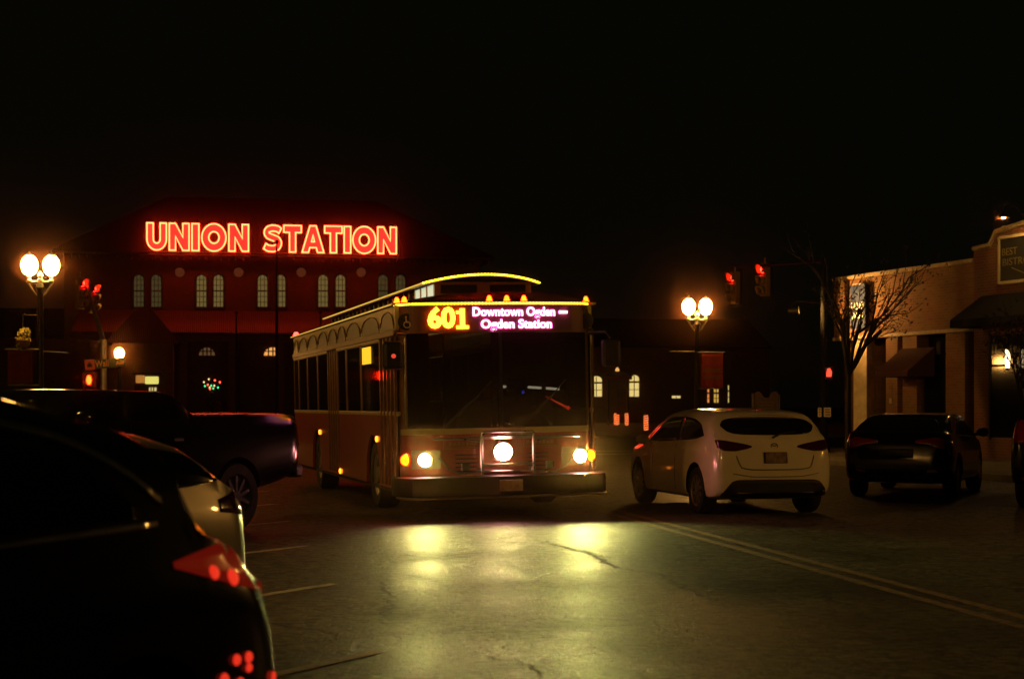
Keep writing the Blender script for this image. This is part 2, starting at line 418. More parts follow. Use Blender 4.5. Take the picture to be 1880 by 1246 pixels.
    patch('rear_window', p.get('glass', DGLASS), p['rear_window'], 'r')
    patch('windscreen', p.get('glass', DGLASS), p['windscreen'], 'f')
    for cols, nm, m in p.get('rear_bits', []): patch(nm, m, cols, 'r', n=6, off=.007, dens=36)
    if 'extra' in p: p['extra'](root, bvh)
    return root

def mirrored(cols):  # half outline (a>=0) to full
    return [(-a, l, h) for a, l, h in reversed(cols) if a > 1e-6]+list(cols)
WHITEP = mat('white_car_paint', (.82, .74, .54), .24, coat=.8, var=.04, scale=3)
BLACKP = mat('black_car_paint', (.004, .004, .004), .18, coat=0.0, var=.1)
SILVP = mat('silver_car_paint', (.55, .50, .40), .35, .3, coat=.8, var=.05)
NAVYP = mat('dark_car_paint', (.005, .005, .006), .14, coat=0.0, var=.1)
GREYP = mat('charcoal_car_paint', (.004, .0045, .0045), .15, coat=0.0, var=.1)
PLATE = mat('licence_plate_face', (.26, .16, .10), .5, var=.5, scale=14)

def hatch_extra(root, bvh):
    sp = MB()
    G = []
    for i in range(21):
        y = -.60+1.2*i/20; k = 1-(abs(y)/.6)**4
        x0 = .47+.05*(abs(y)/.6)**2; z = 1.385-.055*(y/.6)**2
        G.append([(x0+.22, y, z+.025), (x0+.02, y, z+.012), (x0-.005, y, z-.004), (x0+.03, y, z-.02), (x0+.22, y, z-.01)])
    sp.grid(G); o = sp.build('roof_spoiler', WHITEP, root, smooth=True)
    e = MB(); e.loop_tube([(.068, .048*math.cos(t), .955+.034*math.sin(t)) for t in [2*math.pi*k/18 for k in range(18)]], .006, 6)
    e.tube([(.066, -.03, .968), (.066, 0, .948), (.066, .03, .968)], .005, 6)
    e.build('badge', CHROME, root)
    w_ = MB(); w_.tube([(.125, .0, 1.07), (.16, -.12, 1.115), (.19, -.36, 1.15)], [.014, .010, .008], 6); w_.build('rear_wiper', BLACK, root)
    a = MB(); a.tube([(.80, 0, 1.43), (.72, 0, 1.50)], [.012, .004], 6); a.build('aerial', BLACK, root)
hatch = dict(
    top=[(0, .58), (.03, .80), (.085, .98), (.17, 1.075), (.50, 1.345), (.58, 1.395), (.78, 1.43), (1.6, 1.465), (2.4, 1.43), (3.0, 1.22), (3.42, 1.0), (4.1, .86), (4.35, .72), (4.45, .52)],
    belt=[(0, .92), (.5, 1.02), (1, 1.01), (2.5, .95), (4.45, .8)],
    hw=[(0, .66), (.03, .755), (.10, .825), (.25, .87), (.6, .895), (1.5, .9), (3, .9), (3.9, .86), (4.25, .74), (4.45, .5)],
    bot=[(0, .32), (.25, .24), (.6, .2), (4.1, .2), (4.45, .26)], tumble=.36, wheels=(.80, 3.5), wr=.325,
    side_windows=[[(.60, 1.085, 1.10), (.85, 1.045, 1.25), (1.25, 1.02, 1.325), (1.62, 1.01, 1.345)], [(1.70, 1.008, 1.345), (2.2, .985, 1.335), (2.55, .975, 1.25), (3.0, .975, 1.01)]],
    side_bits=[([(1.64, 1.0, 1.36), (1.68, 1.0, 1.36)], 'window_pillar', BLACK), ([(1.0, .70, .704), (1.05, .70, .706), (2.7, .60, .606)], 'body_crease', WHITEP), ([(1.25, .86, .885), (1.42, .86, .885)], 'door_handle', WHITEP), ([(1.655, .3, .96), (1.661, .3, .96)], 'door_gap', BLACK), ([(2.72, .3, .9), (2.726, .3, .9)], 'door_gap', BLACK), ([(1.1, .2, .25), (3.1, .2, .25)], 'sill_trim', BLACK)],
    rear_window=mirrored([(0, 1.10, 1.345), (.3, 1.104, 1.342), (.5, 1.115, 1.325), (.62, 1.15, 1.295), (.675, 1.215, 1.24)]),
    windscreen=mirrored([(0, 1.02, 1.41), (.45, 1.02, 1.39), (.62, 1.03, 1.25)]),
    tail=[[(.33, .935, .955), (.45, .905, .985), (.6, .885, 1.01), (.72, .89, 1.03), (.80, .93, 1.035)]],
    tail_mat=mat('smoked_red_lens', (.045, .004, .003), .12, coat=.8),
    head=[(.42, .66, .72), (.6, .66, .77), (.7, .7, .78)], mirror=(2.85, 1.0),
    rear_bits=[(mirrored([(0, .24, .50), (.3, .24, .50), (.52, .25, .50), (.62, .26, .48), (.70, .27, .40), (.76, .28, .30)]), 'rear_diffuser', BLACK),
               ([(-.17, .72, .87), (.17, .72, .87)], 'plate_recess', BLACK),
               (mirrored([(0, .628, .638), (.3, .630, .640), (.5, .66, .67), (.56, .80, .83)]), 'tailgate_gap', BLACK),
               (mirrored([(0, .535, .541), (.3, .537, .543), (.62, .58, .586)]), 'bumper_crease', BLACK),
               ([(.50, .42, .45), (.60, .42, .45)], 'reflector_or_glint', REDLENS), ([(-.60, .42, .45), (-.50, .42, .45)], 'reflector_or_glint', REDLENS)],
    extra=hatch_extra)
def plate(root, x, z, y=0, tilt=0):
    pl = MB(); pl.box(x-.006, x, y-.15, y+.15, z-.07, z+.07); pl.build('licence_plate', PLATE, root, bevel=.004)
HT = (3.60, 23.0)
white_hatch = build_car('hatchback_car', 'white five-door hatchback seen from behind beside the yellow centre line', 'car', HT, (-.225, .974), hatch, WHITEP)
plate(white_hatch, .008, .795)

def generic(top, **k):
    d = dict(top=top, belt=[(0, .95), (1, 1.02), (2.5, .96), (4.5, .8)],
        hw=[(0, .64), (.03, .75), (.10, .82), (.25, .87), (.6, .89), (1.5, .9), (3, .9), (3.9, .86), (4.25, .74), (top[-1][0], .5)],
        bot=[(0, .34), (.25, .26), (.6, .22), (4.0, .22), (top[-1][0], .28)], wheels=(.85, 3.5), wr=.33,
        side_windows=[[(.75, 1.08, 1.12), (1.0, 1.05, 1.28), (1.65, 1.03, 1.36)], [(1.72, 1.03, 1.36), (2.3, 1.0, 1.34), (2.6, .99, 1.22), (2.95, .99, 1.02)]],
        rear_window=mirrored([(0, 1.12, 1.32), (.5, 1.13, 1.3), (.62, 1.16, 1.25)]), windscreen=mirrored([(0, 1.05, 1.38), (.45, 1.05, 1.36), (.6, 1.06, 1.22)]),
        tail=[[(.48, .82, .95), (.62, .80, .98), (.76, .84, 1.0)]], head=[(.42, .66, .72), (.6, .66, .77), (.7, .7, .78)], mirror=(2.8, 1.04),
        rear_bits=[([(-.28, .66, .80), (.28, .66, .80)], 'plate_recess', BLACK), ([(-.6, .26, .36), (.6, .26, .36)], 'rear_diffuser', BLACK),
                   ([(.5, .42, .46), (.66, .43, .47)], 'reflector_or_glint', REDLENS), ([(-.66, .43, .47), (-.5, .42, .46)], 'reflector_or_glint', REDLENS)],
        side_bits=[([(1.68, .3, .98), (1.686, .3, .98)], 'door_gap', BLACK), ([(1.2, .86, .885), (1.38, .86, .885)], 'door_handle', BLACK)])
    d.update(k); return d
NH = (-.49, -.872)
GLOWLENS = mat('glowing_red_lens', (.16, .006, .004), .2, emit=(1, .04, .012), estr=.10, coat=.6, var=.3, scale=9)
def c1_extra(root, bvh):
    RL = emis('red_glint_glow', (.8, .03, .012))  # glowing discs stand in for red reflections on bumper and tail lens
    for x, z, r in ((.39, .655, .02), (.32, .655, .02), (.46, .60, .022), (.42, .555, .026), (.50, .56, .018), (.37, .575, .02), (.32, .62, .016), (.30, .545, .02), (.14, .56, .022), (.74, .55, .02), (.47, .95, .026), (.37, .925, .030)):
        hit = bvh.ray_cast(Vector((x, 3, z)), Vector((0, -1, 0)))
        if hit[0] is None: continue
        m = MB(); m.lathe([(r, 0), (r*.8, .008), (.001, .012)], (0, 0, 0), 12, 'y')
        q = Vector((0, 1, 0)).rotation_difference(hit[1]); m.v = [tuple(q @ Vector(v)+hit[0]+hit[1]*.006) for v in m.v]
        m.build('reflector_or_glint', RL, root, smooth=True)
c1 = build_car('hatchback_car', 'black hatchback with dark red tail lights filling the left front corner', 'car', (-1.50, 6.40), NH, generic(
    [(0, .60), (.04, .78), (.22, .96), (.36, 1.07), (.50, 1.18), (.535, 1.36), (.90, 1.48), (1.25, 1.55), (2.2, 1.59), (2.9, 1.48), (3.5, 1.08), (4.2, .96), (4.45, .65)],
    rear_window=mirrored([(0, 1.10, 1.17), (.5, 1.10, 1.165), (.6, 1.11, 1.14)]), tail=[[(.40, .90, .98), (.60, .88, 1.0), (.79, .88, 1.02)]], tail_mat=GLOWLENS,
    side_windows=[[(.78, 1.14, 1.17), (1.05, 1.12, 1.36), (1.7, 1.1, 1.46)], [(1.76, 1.1, 1.46), (2.3, 1.06, 1.44), (2.6, 1.04, 1.32), (2.98, 1.04, 1.07)]],
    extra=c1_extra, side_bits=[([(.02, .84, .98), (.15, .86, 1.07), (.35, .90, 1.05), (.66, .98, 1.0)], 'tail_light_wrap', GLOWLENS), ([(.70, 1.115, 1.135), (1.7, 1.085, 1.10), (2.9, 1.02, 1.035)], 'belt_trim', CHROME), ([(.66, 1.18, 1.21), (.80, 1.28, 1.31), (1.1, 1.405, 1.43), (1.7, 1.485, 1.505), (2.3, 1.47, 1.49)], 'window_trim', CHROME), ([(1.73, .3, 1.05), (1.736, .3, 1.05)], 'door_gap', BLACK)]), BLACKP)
c2 = build_car('coupe_car', 'silver low car parked between the black hatchback and the dark pickup', 'car', (-2.22, 10.30), NH, generic(
    [(0, .58), (.04, .84), (.10, 1.0), (.22, 1.09), (.6, 1.30), (.93, 1.365), (1.8, 1.405), (2.6, 1.35), (3.3, .99), (4.1, .84), (4.4, .55)],
    side_windows=[[(.34, 1.075, 1.095), (.62, 1.05, 1.235), (1.65, 1.02, 1.33)], [(1.72, 1.02, 1.33), (2.3, .98, 1.29), (2.6, .97, 1.2), (2.95, .97, 1.0)]],
    tail=[[(.48, .86, .96), (.62, .84, 1.02), (.76, .86, 1.03)]], side_bits=[([(.10, .87, 1.02), (.36, .90, .97)], 'tail_light_wrap', REDLENS)]), SILVP)
pk = generic(
    [(0, 1.30), (.012, 1.36), (.05, 1.405), (.3, 1.41), (1.95, 1.41), (2.02, 1.45), (2.2, 1.62), (2.4, 1.67), (3.5, 1.68), (3.8, 1.60), (4.3, 1.24), (5.3, 1.16), (5.5, 1.0), (5.6, .7)],
    belt=[(0, 1.33), (2, 1.34), (4.3, 1.18), (5.6, 1.0)], hw=[(0, .87), (.03, .92), (.2, .95), (2, .95), (4.8, .94), (5.3, .86), (5.6, .7)], bot=[(0, .66), (.4, .55), (1.2, .45), (5, .42), (5.6, .5)],
    wheels=(1.25, 4.6), rim=IRON, wr=.41, tumble=.3, glass=mat('clear_car_glass', (.01, .012, .01), .04, alpha=(.85, (.8, .85, .75))),
    side_windows=[[(2.25, 1.36, 1.55), (2.4, 1.35, 1.62), (3.05, 1.34, 1.63)], [(3.12, 1.34, 1.63), (3.6, 1.3, 1.60), (4.05, 1.28, 1.36)]],
    rear_window=mirrored([(0, 1.46, 1.61), (.5, 1.46, 1.60), (.6, 1.48, 1.56)]), windscreen=mirrored([(0, 1.3, 1.7), (.6, 1.3, 1.65), (.68, 1.32, 1.5)]),
    tail=[[(.78, .95, 1.3), (.90, .96, 1.3)]], head=[(.55, .85, 1.0), (.8, .86, 1.02)], mirror=(3.95, 1.38), rear_bits=[([(-.25, .74, .88), (.25, .74, .88)], 'plate_recess', BLACK)],
    side_bits=[([(.02, 1.0, 1.3), (.07, 1.0, 1.3)], 'tail_light_wrap', REDLENS), ([(3.08, .6, 1.3), (3.086, .6, 1.3)], 'door_gap', BLACK), ([(2.25, 1.1, 1.14), (2.4, 1.1, 1.14)], 'door_handle', CHROME)])
def pk_extra(root, bvh):
    b = MB(); b.box(-.16, .0, -.86, .86, .60, .76); b.build('rear_bumper', BLACK, root, bevel=.03)
pk['extra'] = pk_extra
c3 = build_car('pickup_truck', 'black pickup truck parked at an angle alongside the trolley bus', 'pickup', (-3.48, 21.75), NH, pk, GREYP)
fb = generic(
    [(0, .60), (.03, .84), (.06, .98), (.14, 1.055), (.4, 1.10), (.9, 1.25), (1.5, 1.36), (2.1, 1.38), (2.7, 1.30), (3.4, 1.0), (4.2, .86), (4.5, .78), (4.6, .55)],
    belt=[(0, 1.0), (.7, .98), (2.5, .94), (4.6, .8)],
    rear_window=mirrored([(0, 1.115, 1.30), (.45, 1.115, 1.285), (.58, 1.13, 1.2)]),
    side_windows=[[(.95, 1.02, 1.05), (1.3, 1.0, 1.22), (1.75, .99, 1.29)], [(1.82, .99, 1.29), (2.3, .97, 1.26), (2.6, .96, 1.16), (2.95, .96, 1.0)]],
    tail=[[(.30, .90, .94), (.50, .88, .97), (.66, .82, .99), (.77, .80, .96)]], side_bits=[([(.10, .80, .95), (.32, .86, .91)], 'tail_light_wrap', REDLENS)])
c4 = build_car('fastback_car', 'dark fastback car parked nose-in before the lit brick wall', 'car', (6.25, 27.5), (.39, .92), fb, NAVYP)
sv = generic(
    [(0, .62), (.03, .95), (.10, 1.12), (.35, 1.55), (.5, 1.66), (1.0, 1.70), (2.4, 1.70), (2.9, 1.58), (3.5, 1.16), (4.3, 1.06), (4.6, .95), (4.7, .65)],
    belt=[(0, 1.1), (1, 1.12), (3, 1.08), (4.7, .95)], bot=[(0, .42), (.3, .34), (4.3, .34), (4.7, .4)], wr=.37,
    rear_window=mirrored([(0, 1.18, 1.52), (.5, 1.18, 1.5), (.62, 1.22, 1.42)]),
    side_windows=[[(.55, 1.2, 1.4), (.9, 1.17, 1.56), (1.7, 1.15, 1.59)], [(1.77, 1.15, 1.59), (2.4, 1.12, 1.56), (2.7, 1.1, 1.44), (3.05, 1.1, 1.16)]],
    windscreen=mirrored([(0, 1.2, 1.62), (.45, 1.2, 1.6), (.62, 1.2, 1.4)]),
    tail=[[(.60, .98, 1.3), (.72, .95, 1.3), (.80, .98, 1.25)]], mirror=(2.9, 1.2), side_bits=[([(.10, .98, 1.22), (.25, 1.0, 1.18)], 'tail_light_wrap', REDLENS)])
c5 = build_car('suv_car', 'dark tall sport utility car cut off by the right edge', 'car', (7.95, 24.1), (.49, .872), sv, GREYP)

# ------------------------------------------------------------------ trolley bus
BX, BY = -1.508, 22.8
BYAW = math.atan2(.247, .969)
bus_loc = Vector((BX, BY, .03))+Vector((.969, .247, 0))*1.31*1.06+Vector((.247, -.969, 0))*.2
BSC = 1.06
bus = thing('trolley_bus', 'old-style trolley bus with yellow roof lights and a lit route 601 sign', 'bus', bus_loc, rot=(0, R(-1.1), BYAW))
BLn = 11.6
bus.scale = (BSC, 1, 1)
BRED = mat('maroon_bus_paint', (.30, .045, .022), .35, coat=.5, var=.12, scale=2)
BCRM = mat('cream_bus_paint', (.50, .40, .20), .4, coat=.4, var=.12, scale=2)
BGRN = mat('dark_green_bus_paint', (.028, .032, .018), .4, coat=.4, var=.15, scale=2)
BWOOD = mat('varnished_wood_trim', (.17, .09, .035), .38, coat=.5, var=.3, scale=6)
BFRONT = mat('brown_header_paint', (.16, .055, .025), .45, coat=.3, var=.2, scale=2)
WS = mat('windscreen_glass', (.005, .006, .005), .04, spec=.22, alpha=(.55, (.6, .62, .55)))
LEDY = emis('yellow_light_string', (5.5, 3.6, .12))
DARKIN = mat('dark_interior', (.02, .02, .018), .8, var=.3)
def front_y(x, bulge=.20):                   # plan curve of the front, y grows to the rear
    a = abs(x)/1.31
    return bulge*a**2.2+(.28*max(0, (a-.86)/.14)**2 if a > .86 else 0)
def front_strip(z0, z1, off=0.0, xs=None, k=1.0, thick=.03, bulge=.20, lean=0.0):
    xs = xs or [-1.31+2.62*i/48 for i in range(49)]
    mb = MB(); G = []
    for x in xs:
        y = front_y(x, bulge)-off
        G.append([(x*k, y+thick, z0), (x*k, y, z0), (x*k, y+lean, z1), (x*k, y+lean+thick, z1)])
    mb.grid(G); n = len(G)
    mb.f.append((0, 1, 2, 3)); mb.f.append(tuple(4*(n-1)+q for q in (3, 2, 1, 0)))
    mb.f += [(4*i, 4*i+3, 4*i+7, 4*i+4) for i in range(n-1)]
    return mb
front_strip(.42, 1.10).build('front_panel', BRED, bus, smooth=True)
front_strip(1.10, 1.18, off=.012).build('front_waist_rail', BCRM, bus, smooth=True)
front_strip(2.47, 2.84).build('front_header', BFRONT, bus, smooth=True)
front_strip(2.84, 2.885, off=.05, thick=.12).build('roof_edge_trim', BCRM, bus, smooth=True)
wxs = [-1.19+2.38*i/40 for i in range(41)]
front_strip(1.18, 2.47, xs=[-1.19+1.17*i/20 for i in range(21)], off=-.012, thick=.008).build('windscreen', WS, bus, smooth=True)
front_strip(1.18, 2.47, xs=[.02+1.17*i/20 for i in range(21)], off=-.012, thick=.008).build('windscreen', WS, bus, smooth=True)
front_strip(1.18, 2.47, xs=[-.02, 0, .02], off=.002, thick=.03).build('windscreen_divider', BLACK, bus)
for sd in (-1, 1):
    xx = [sd*(1.19+.12*i/8) for i in range(9)]
    if sd < 0: xx = xx[::-1]
    front_strip(1.18, 2.47, xs=xx, off=.004).build('corner_pillar', BWOOD, bus, smooth=True)
# destination sign
sg = MB(); sg.add([(-1.02, -.014, 2.495), (.98, -.014, 2.495), (.98, -.014, 2.825), (-1.02, -.014, 2.825)], [(0, 1, 2, 3)])
sg = front_strip(2.495, 2.825, off=.012, xs=[-1.02+2.0*i/30 for i in range(31)], thick=.008)
SGN = mat('sign_panel', (.10, .035, .03), .6)
dsign = sg.build('destination_sign', SGN, bus)
fx = lambda cx, cz, o=.024: (lambda a, b, d: (cx+a, front_y(cx+a)-o-d, cz+b))
rn = text_mb('60', .37, fx(-.76, 2.66), bold=.014, depth=.012, width=.345); rn.box(-.525, -.465, front_y(.5)-.036, front_y(.5)-.024, 2.53, 2.795); rn.box(-.575, -.525, front_y(.5)-.036, front_y(.5)-.024, 2.725, 2.765); rn.box(-.575, -.415, front_y(.5)-.0365, front_y(.5)-.0245, 2.525, 2.565); rn.build('route_number', emis('yellow_led', (30, 4.5, .15)), dsign)
LEDW = emis('violet_white_led', (15, 2.6, 8))
text_mb('Downtown Ogden', .165, fx(.19, 2.745), bold=.0035, depth=.01, width=1.10).build('destination_text', LEDW, dsign)
text_mb('Ogden Station', .165, fx(.22, 2.578), bold=.0035, depth=.01, width=.95).build('destination_text', LEDW, dsign)
ds = MB(); ds.box(.80, .91, front_y(.85)-.04, front_y(.85)-.026, 2.725, 2.76); ds.build('destination_text', LEDW, dsign)
# access discs on the corners of the header
for sd in (-1, 1):
    dk = MB(); dk.lathe([(.115, 0), (.115, -.02), (.10, -.028), (.001, -.028)], (sd*1.185, front_y(1.185)-.0, 2.63), 24, 'y')
    d = dk.build('round_plate', BLACK, bus, smooth=True)
    if sd < 0:
        w = MB(); y = front_y(1.185)-.034; cx, cz = sd*1.185, 2.60
        w.loop_tube([(cx+.042*math.cos(t), y, cz-.01+.042*math.sin(t)) for t in [2*math.pi*q/16 for q in range(16)]], .007, 6)
        w.tube([(cx-.012, y, cz+.075), (cx-.008, y, cz+.02), (cx+.03, y, cz+.02), (cx+.045, y, cz-.03)], .008, 6)
        w.lathe([(.013, -.005), (.013, .005)], (cx-.012, y, cz+.092), 10, 'y')
        w.build('wheelchair_symbol', mat('white_print', (.6, .55, .45), .5), d)
# lights
def disc(x, z, r, off, m, name, parent=bus, bezel=True, dome=.02):
    y = front_y(x)-off
    b = MB(); b.lathe([(r, y), (r*.85, y-dome*.6), (r*.5, y-dome), (.002, y-dome*1.1)], (x, 0, z), 28, 'y')
    o = b.build(name, m, parent, smooth=True)
    if bezel:
        c = MB(); c.lathe([(r*1.22, y+.02), (r*1.22, y-.018), (r*1.05, y-.02), (r*1.0, y+.01)], (x, 0, z), 28, 'y'); c.build('bezel', CHROME, o, smooth=True)
    return o
HEADL = emis('headlamp_lens', (110, 38, 36))
AMB = emis('amber_turn_lamp', (26, .85, .015))
SPOTS = []
for x, z, r, pw in ((-1.0, .76, .085, .6), (1.06, .76, .085, 1.2), (.0, .85, .115, .4)):
    o = disc(x, z, r, .02, HEADL, 'headlight')
    SPOTS.append((x, z, front_y(x)-.09, pw))
for x in (-1.215, 1.235): disc(x, .765, .075, .01, AMB, 'turn_signal', dome=.03)
for sd in (-1, 1):
    h = MB(); xs_ = [sd*(.80+.36*i/8) for i in range(9)]
    front_strip(.64, .89, off=.008, xs=sorted(xs_), thick=.01).build('headlight_surround', CHROME if False else mat('dull_metal', (.22, .2, .16), .35, .7), bus)
# grille, pinstripes
gr = MB()
for i in range(5): gr.tube([(-.62, front_y(.6)-.02, .60+.055*i), (.62, front_y(.6)-.02, .60+.055*i)], .008, 6)
gr.build('grille', BLACK, bus)
GOLD = mat('gold_pinstripe', (.30, .16, .05), .45)
for sd in (-1, 1):
    ps = MB()
    for q in range(2):
        z0, z1, xa, xb = .905+.02*q, 1.045-.02*q, sd*(.28+.02*q), sd*(.76-.02*q)
        ps.loop_tube([(xa, front_y(xa)-.006, z0), (xb, front_y(xb)-.006, z0), (xb, front_y(xb)-.006, z1), (xa, front_y(xa)-.006, z1)], .004, 6)
    for q in range(7):
        xa = sd*(.34+.055*q); ps.box(xa-.018, xa+.018, front_y(xa)-.012, front_y(xa)-.002, .95, 1.0-.012*(q % 2))
    ps.build('pinstripe', GOLD, bus)
# bumper
bp = MB(); G = []
for i in range(41):
    x = -1.38+2.76*i/40; a = abs(x)/1.38; y = -.44+.10*a**2+(.35*max(0, (a-.88)/.12)**2)
    G.append([(x, y+.40, .28), (x, y+.02, .28), (x, y, .34), (x, y+.01, .50), (x, y+.035, .535), (x, y+.40, .545)])
bp.grid(G, close=True); bp.f.append(tuple(range(6))); bp.f.append(tuple(40*6+q for q in (5, 4, 3, 2, 1, 0)))
bump = bp.build('bumper', mat('black_bumper', (.008, .009, .006), .55, var=.3, spec=.2), bus, smooth=True)
lp = MB(); G = []
for i in range(41):
    x = -1.36+2.72*i/40; a = abs(x)/1.38; y = -.47+.10*a**2+(.35*max(0, (a-.88)/.12)**2)
    G.append([(x, y+.3, .25), (x, y, .25), (x, y-.01, .268), (x, y+.02, .279), (x, y+.3, .279)])
lp.grid(G, close=True); lp.build('bumper_lip', mat('polished_trim', (.5, .47, .4), .3, .9), bump, smooth=True)
pl = MB(); pl.box(-.15, .15, -.462, -.447, .34, .49); pl.build('licence_plate', PLATE, bump, bevel=.004)
# bicycle rack folded against the front
rk = MB(); yr = -.30
rk.tube([(-.34, yr, .56), (-.34, yr, 1.12)], .018); rk.tube([(.34, yr, .56), (.34, yr, 1.12)], .018)
for z in (1.07, 1.10, 1.13, .69, .60): rk.tube([(-.34, yr, z), (.34, yr, z)], .012)
for z in (1.05,): rk.tube([(-.95, yr+.04, z), (.95, yr+.04, z)], .014)
for sd in (-1, 1):
    rk.tube([(sd*.34, yr, .60), (sd*.62, yr, .58), (sd*.78, yr, .66), (sd*.88, yr+.05, .80)], .012)
    rk.tube([(sd*.34, yr, 1.0), (sd*.7, yr+.02, 1.06)], .01)
    rk.tube([(sd*.34, yr, .62), (sd*.34, -.05, .62)], .02); rk.box(sd*.55-.05, sd*.55+.05, yr-.02, yr+.02, .62, .72)
rk.build('bicycle_rack', mat('worn_rack_metal', (.20, .19, .15), .3, .9, var=.3), bus, smooth=True)
# wipers
for sd, x0 in ((1, -.75), (1, .25)):
    w = MB(); w.tube([(x0, front_y(x0)-.03, 1.2), (x0+.45, front_y(x0+.45)-.035, 1.62)], .012); w.tube([(x0+.18, front_y(x0)-.04, 1.33), (x0+.62, front_y(x0+.6)-.04, 1.82)], .008)
    w.build('wiper', BLACK, bus)
# sides
T_WIN = [(1.50, 3.15), (3.20, 4.60), (4.65, 5.58), (6.72, 8.0), (8.05, 9.4), (9.45, 10.7), (10.75, 11.45)]
ARCHES = [(.35, 1.45), (1.52, 3.13), (3.2, 4.6), (4.67, 5.57), (5.65, 6.65), (6.74, 7.98), (8.07, 9.38), (9.47, 10.68), (10.77, 11.5)]
WHEEL_T = (2.35, 8.45)
def side(sd):
    X = sd*1.31
    def fn(d, x): return x
    # lower panel with wheel openings
    ts = sorted(set([round(.30+11.3*i/140, 3) for i in range(141)]+[round(w+q, 3) for w in WHEEL_T for q in (-.58, -.57, .57, .58)]))
    def zb(t):
        z = .36
        for w in WHEEL_T:
            if abs(t-w) <= .575: z = max(z, .50+math.sqrt(max(0, .575**2-(t-w)**2)))
        return z
    G = [[(X-sd*.04, t, zb(t)), (X, t, zb(t)), (X, t, 1.36), (X-sd*.04, t, 1.36)] for t in ts]
    m = MB(); m.grid(G, close=True); m.build('side_panel', BRED, bus)
    m = MB(); m.box(min(X-sd*.05, X+sd*.012), max(X-sd*.05, X+sd*.012), .30, 11.6, 1.362, 1.42); m.build('waist_rail', BCRM, bus, bevel=.008)
    for a, b in T_WIN:
        m = MB(); m.box(X-.006, X+.006, a+.04, b-.04, 1.422, 2.40); w = m.build('window', WS, bus)
        f = MB(); yy = [(a+.0, 1.421), (b-.0, 1.421), (b-.0, 2.44), (a+.0, 2.44)]
        for (p0, p1) in zip(yy, yy[1:]+yy[:1]):
            y0, y1 = min(p0[0], p1[0]), max(p0[0], p1[0]); z0, z1 = min(p0[1], p1[1]), max(p0[1], p1[1])
            if y0 == y1:
                s = .038 if y0 == a else -.038; f.box(X-.02, X+.014, min(y0, y0+s), max(y0, y0+s), 1.424, 2.398)
            else:
                s = .0 if z0 < 2 else -.04
                if z0 > 2: f.box(X-.02, X+.018, y0, y1, 2.40, 2.44)
        f.build('frame', BWOOD, w)
        tr = MB(); tr.box(min(X+sd*.018, X+sd*.032), max(X+sd*.018, X+sd*.032), a, b, 2.415, 2.445); tr.build('top_trim', BCRM, w)
    # doors (two leaves each) on the kerb side, plain wall panel on the other
    for a, b in ((.34, 1.46), (5.62, 6.68)):
        m = MB(); m.box(min(X-sd*.03, X-sd*.012), max(X-sd*.03, X-sd*.012), a, b, .40, 2.44); d = m.build('door', DGLASS, bus)
        f = MB(); n = 4
        for i in range(n+1):
            y = a+(b-a)*i/n
            f.box(min(X-sd*.011, X+sd*.025), max(X-sd*.011, X+sd*.025), y-.03, y+.03, .40, 2.44)
        f.box(X-.01, X+.012, a+.031, b-.031, .40, .52) if False else None
        f.build('door_frame', BWOOD, d)
    # arched frieze
    m = MB(); m.box(min(X-sd*.05, X), max(X-sd*.05, X), .30, 11.6, 2.53, 2.86); m.build('frieze', BCRM, bus)
    m = MB(); m.box(min(X-sd*.05, X+sd*.03), max(X-sd*.05, X+sd*.03), .30, 11.6, 2.447, 2.528); m.build('cornice', BWOOD, bus, bevel=.012)
    for a, b in ARCHES:
        c, r = (a+b)/2, (b-a)/2-.05
        poly = [(c+r, 2.545), (c+r, 2.60)]+[(c+r*math.cos(t), 2.60+.19*math.sin(t)) for t in [math.pi*k/20 for k in range(1, 20)]]+[(c-r, 2.60), (c-r, 2.545)]
        m = MB(); m.prism(poly, YZ, X+sd*.002, X+sd*.010); ap = m.build('arch_pane', BGRN, bus)
        rim = [(X+sd*.012, q, z) for q, z in poly[1:-1]]
        m = MB(); m.tube(rim, .012, 6); m.build('arch_moulding', BWOOD, ap)
    m = MB(); m.box(min(X, X+sd*.05), max(X, X+sd*.05), .25, 11.65, 2.862, 2.885); m.build('roof_edge_trim', BCRM, bus)
    return X
for sd in (-1, 1): side(sd)
bk = MB(); bk.box(-1.27, 1.27, 11.56, 11.62, .36, 2.86); bk.build('rear_panel', BRED, bus)
fl = MB(); fl.box(-1.26, 1.26, .12, 11.5, .30, .36); fl.build('floor', DARKIN, bus)
# wheels
for t in WHEEL_T:
    for sd in (-1, 1):
        yo, yi = sd*1.27, sd*.98; c = (0, t, .49)
        w = MB(); w.lathe([(.30, yi), (.46, yi), (.49, yi+sd*.04), (.49, yo-sd*.04), (.46, yo), (.31, yo-sd*.01), (.30, yo-sd*.05)], (0, 0, 0), 40, 'x')
        w.v = [(v[0], v[1]+t, v[2]+.49) for v in w.v]
        o = w.build('wheel', RUBBER, bus, smooth=True)
        r = MB(); r.lathe([(.29, yo-sd*.12), (.31, yo-sd*.02), (.26, yo-sd*.03), (.2, yo-sd*.09), (.12, yo-sd*.09), (.11, yo-sd*.02), (.02, yo-sd*.015)], (0, 0, 0), 30, 'x')
        r.v = [(v[0], v[1]+t, v[2]+.49) for v in r.v]
        r.build('rim', STEEL, o, smooth=True)
# roof deck
G = []
for t in (.02, .1, .25, 11.55, 11.62):
    k = 1.30 if t > .2 else 1.30*(1-.0*(.25-t))
    G.append([(x*k, t if t > .2 else front_y(x*1.30)+t-.02, 2.886+.13*(1-abs(x)**2.5)) for x in [-1+2*i/24 for i in range(25)]])
m = MB(); m.grid(G); m.build('roof', BGRN, bus, smooth=True)
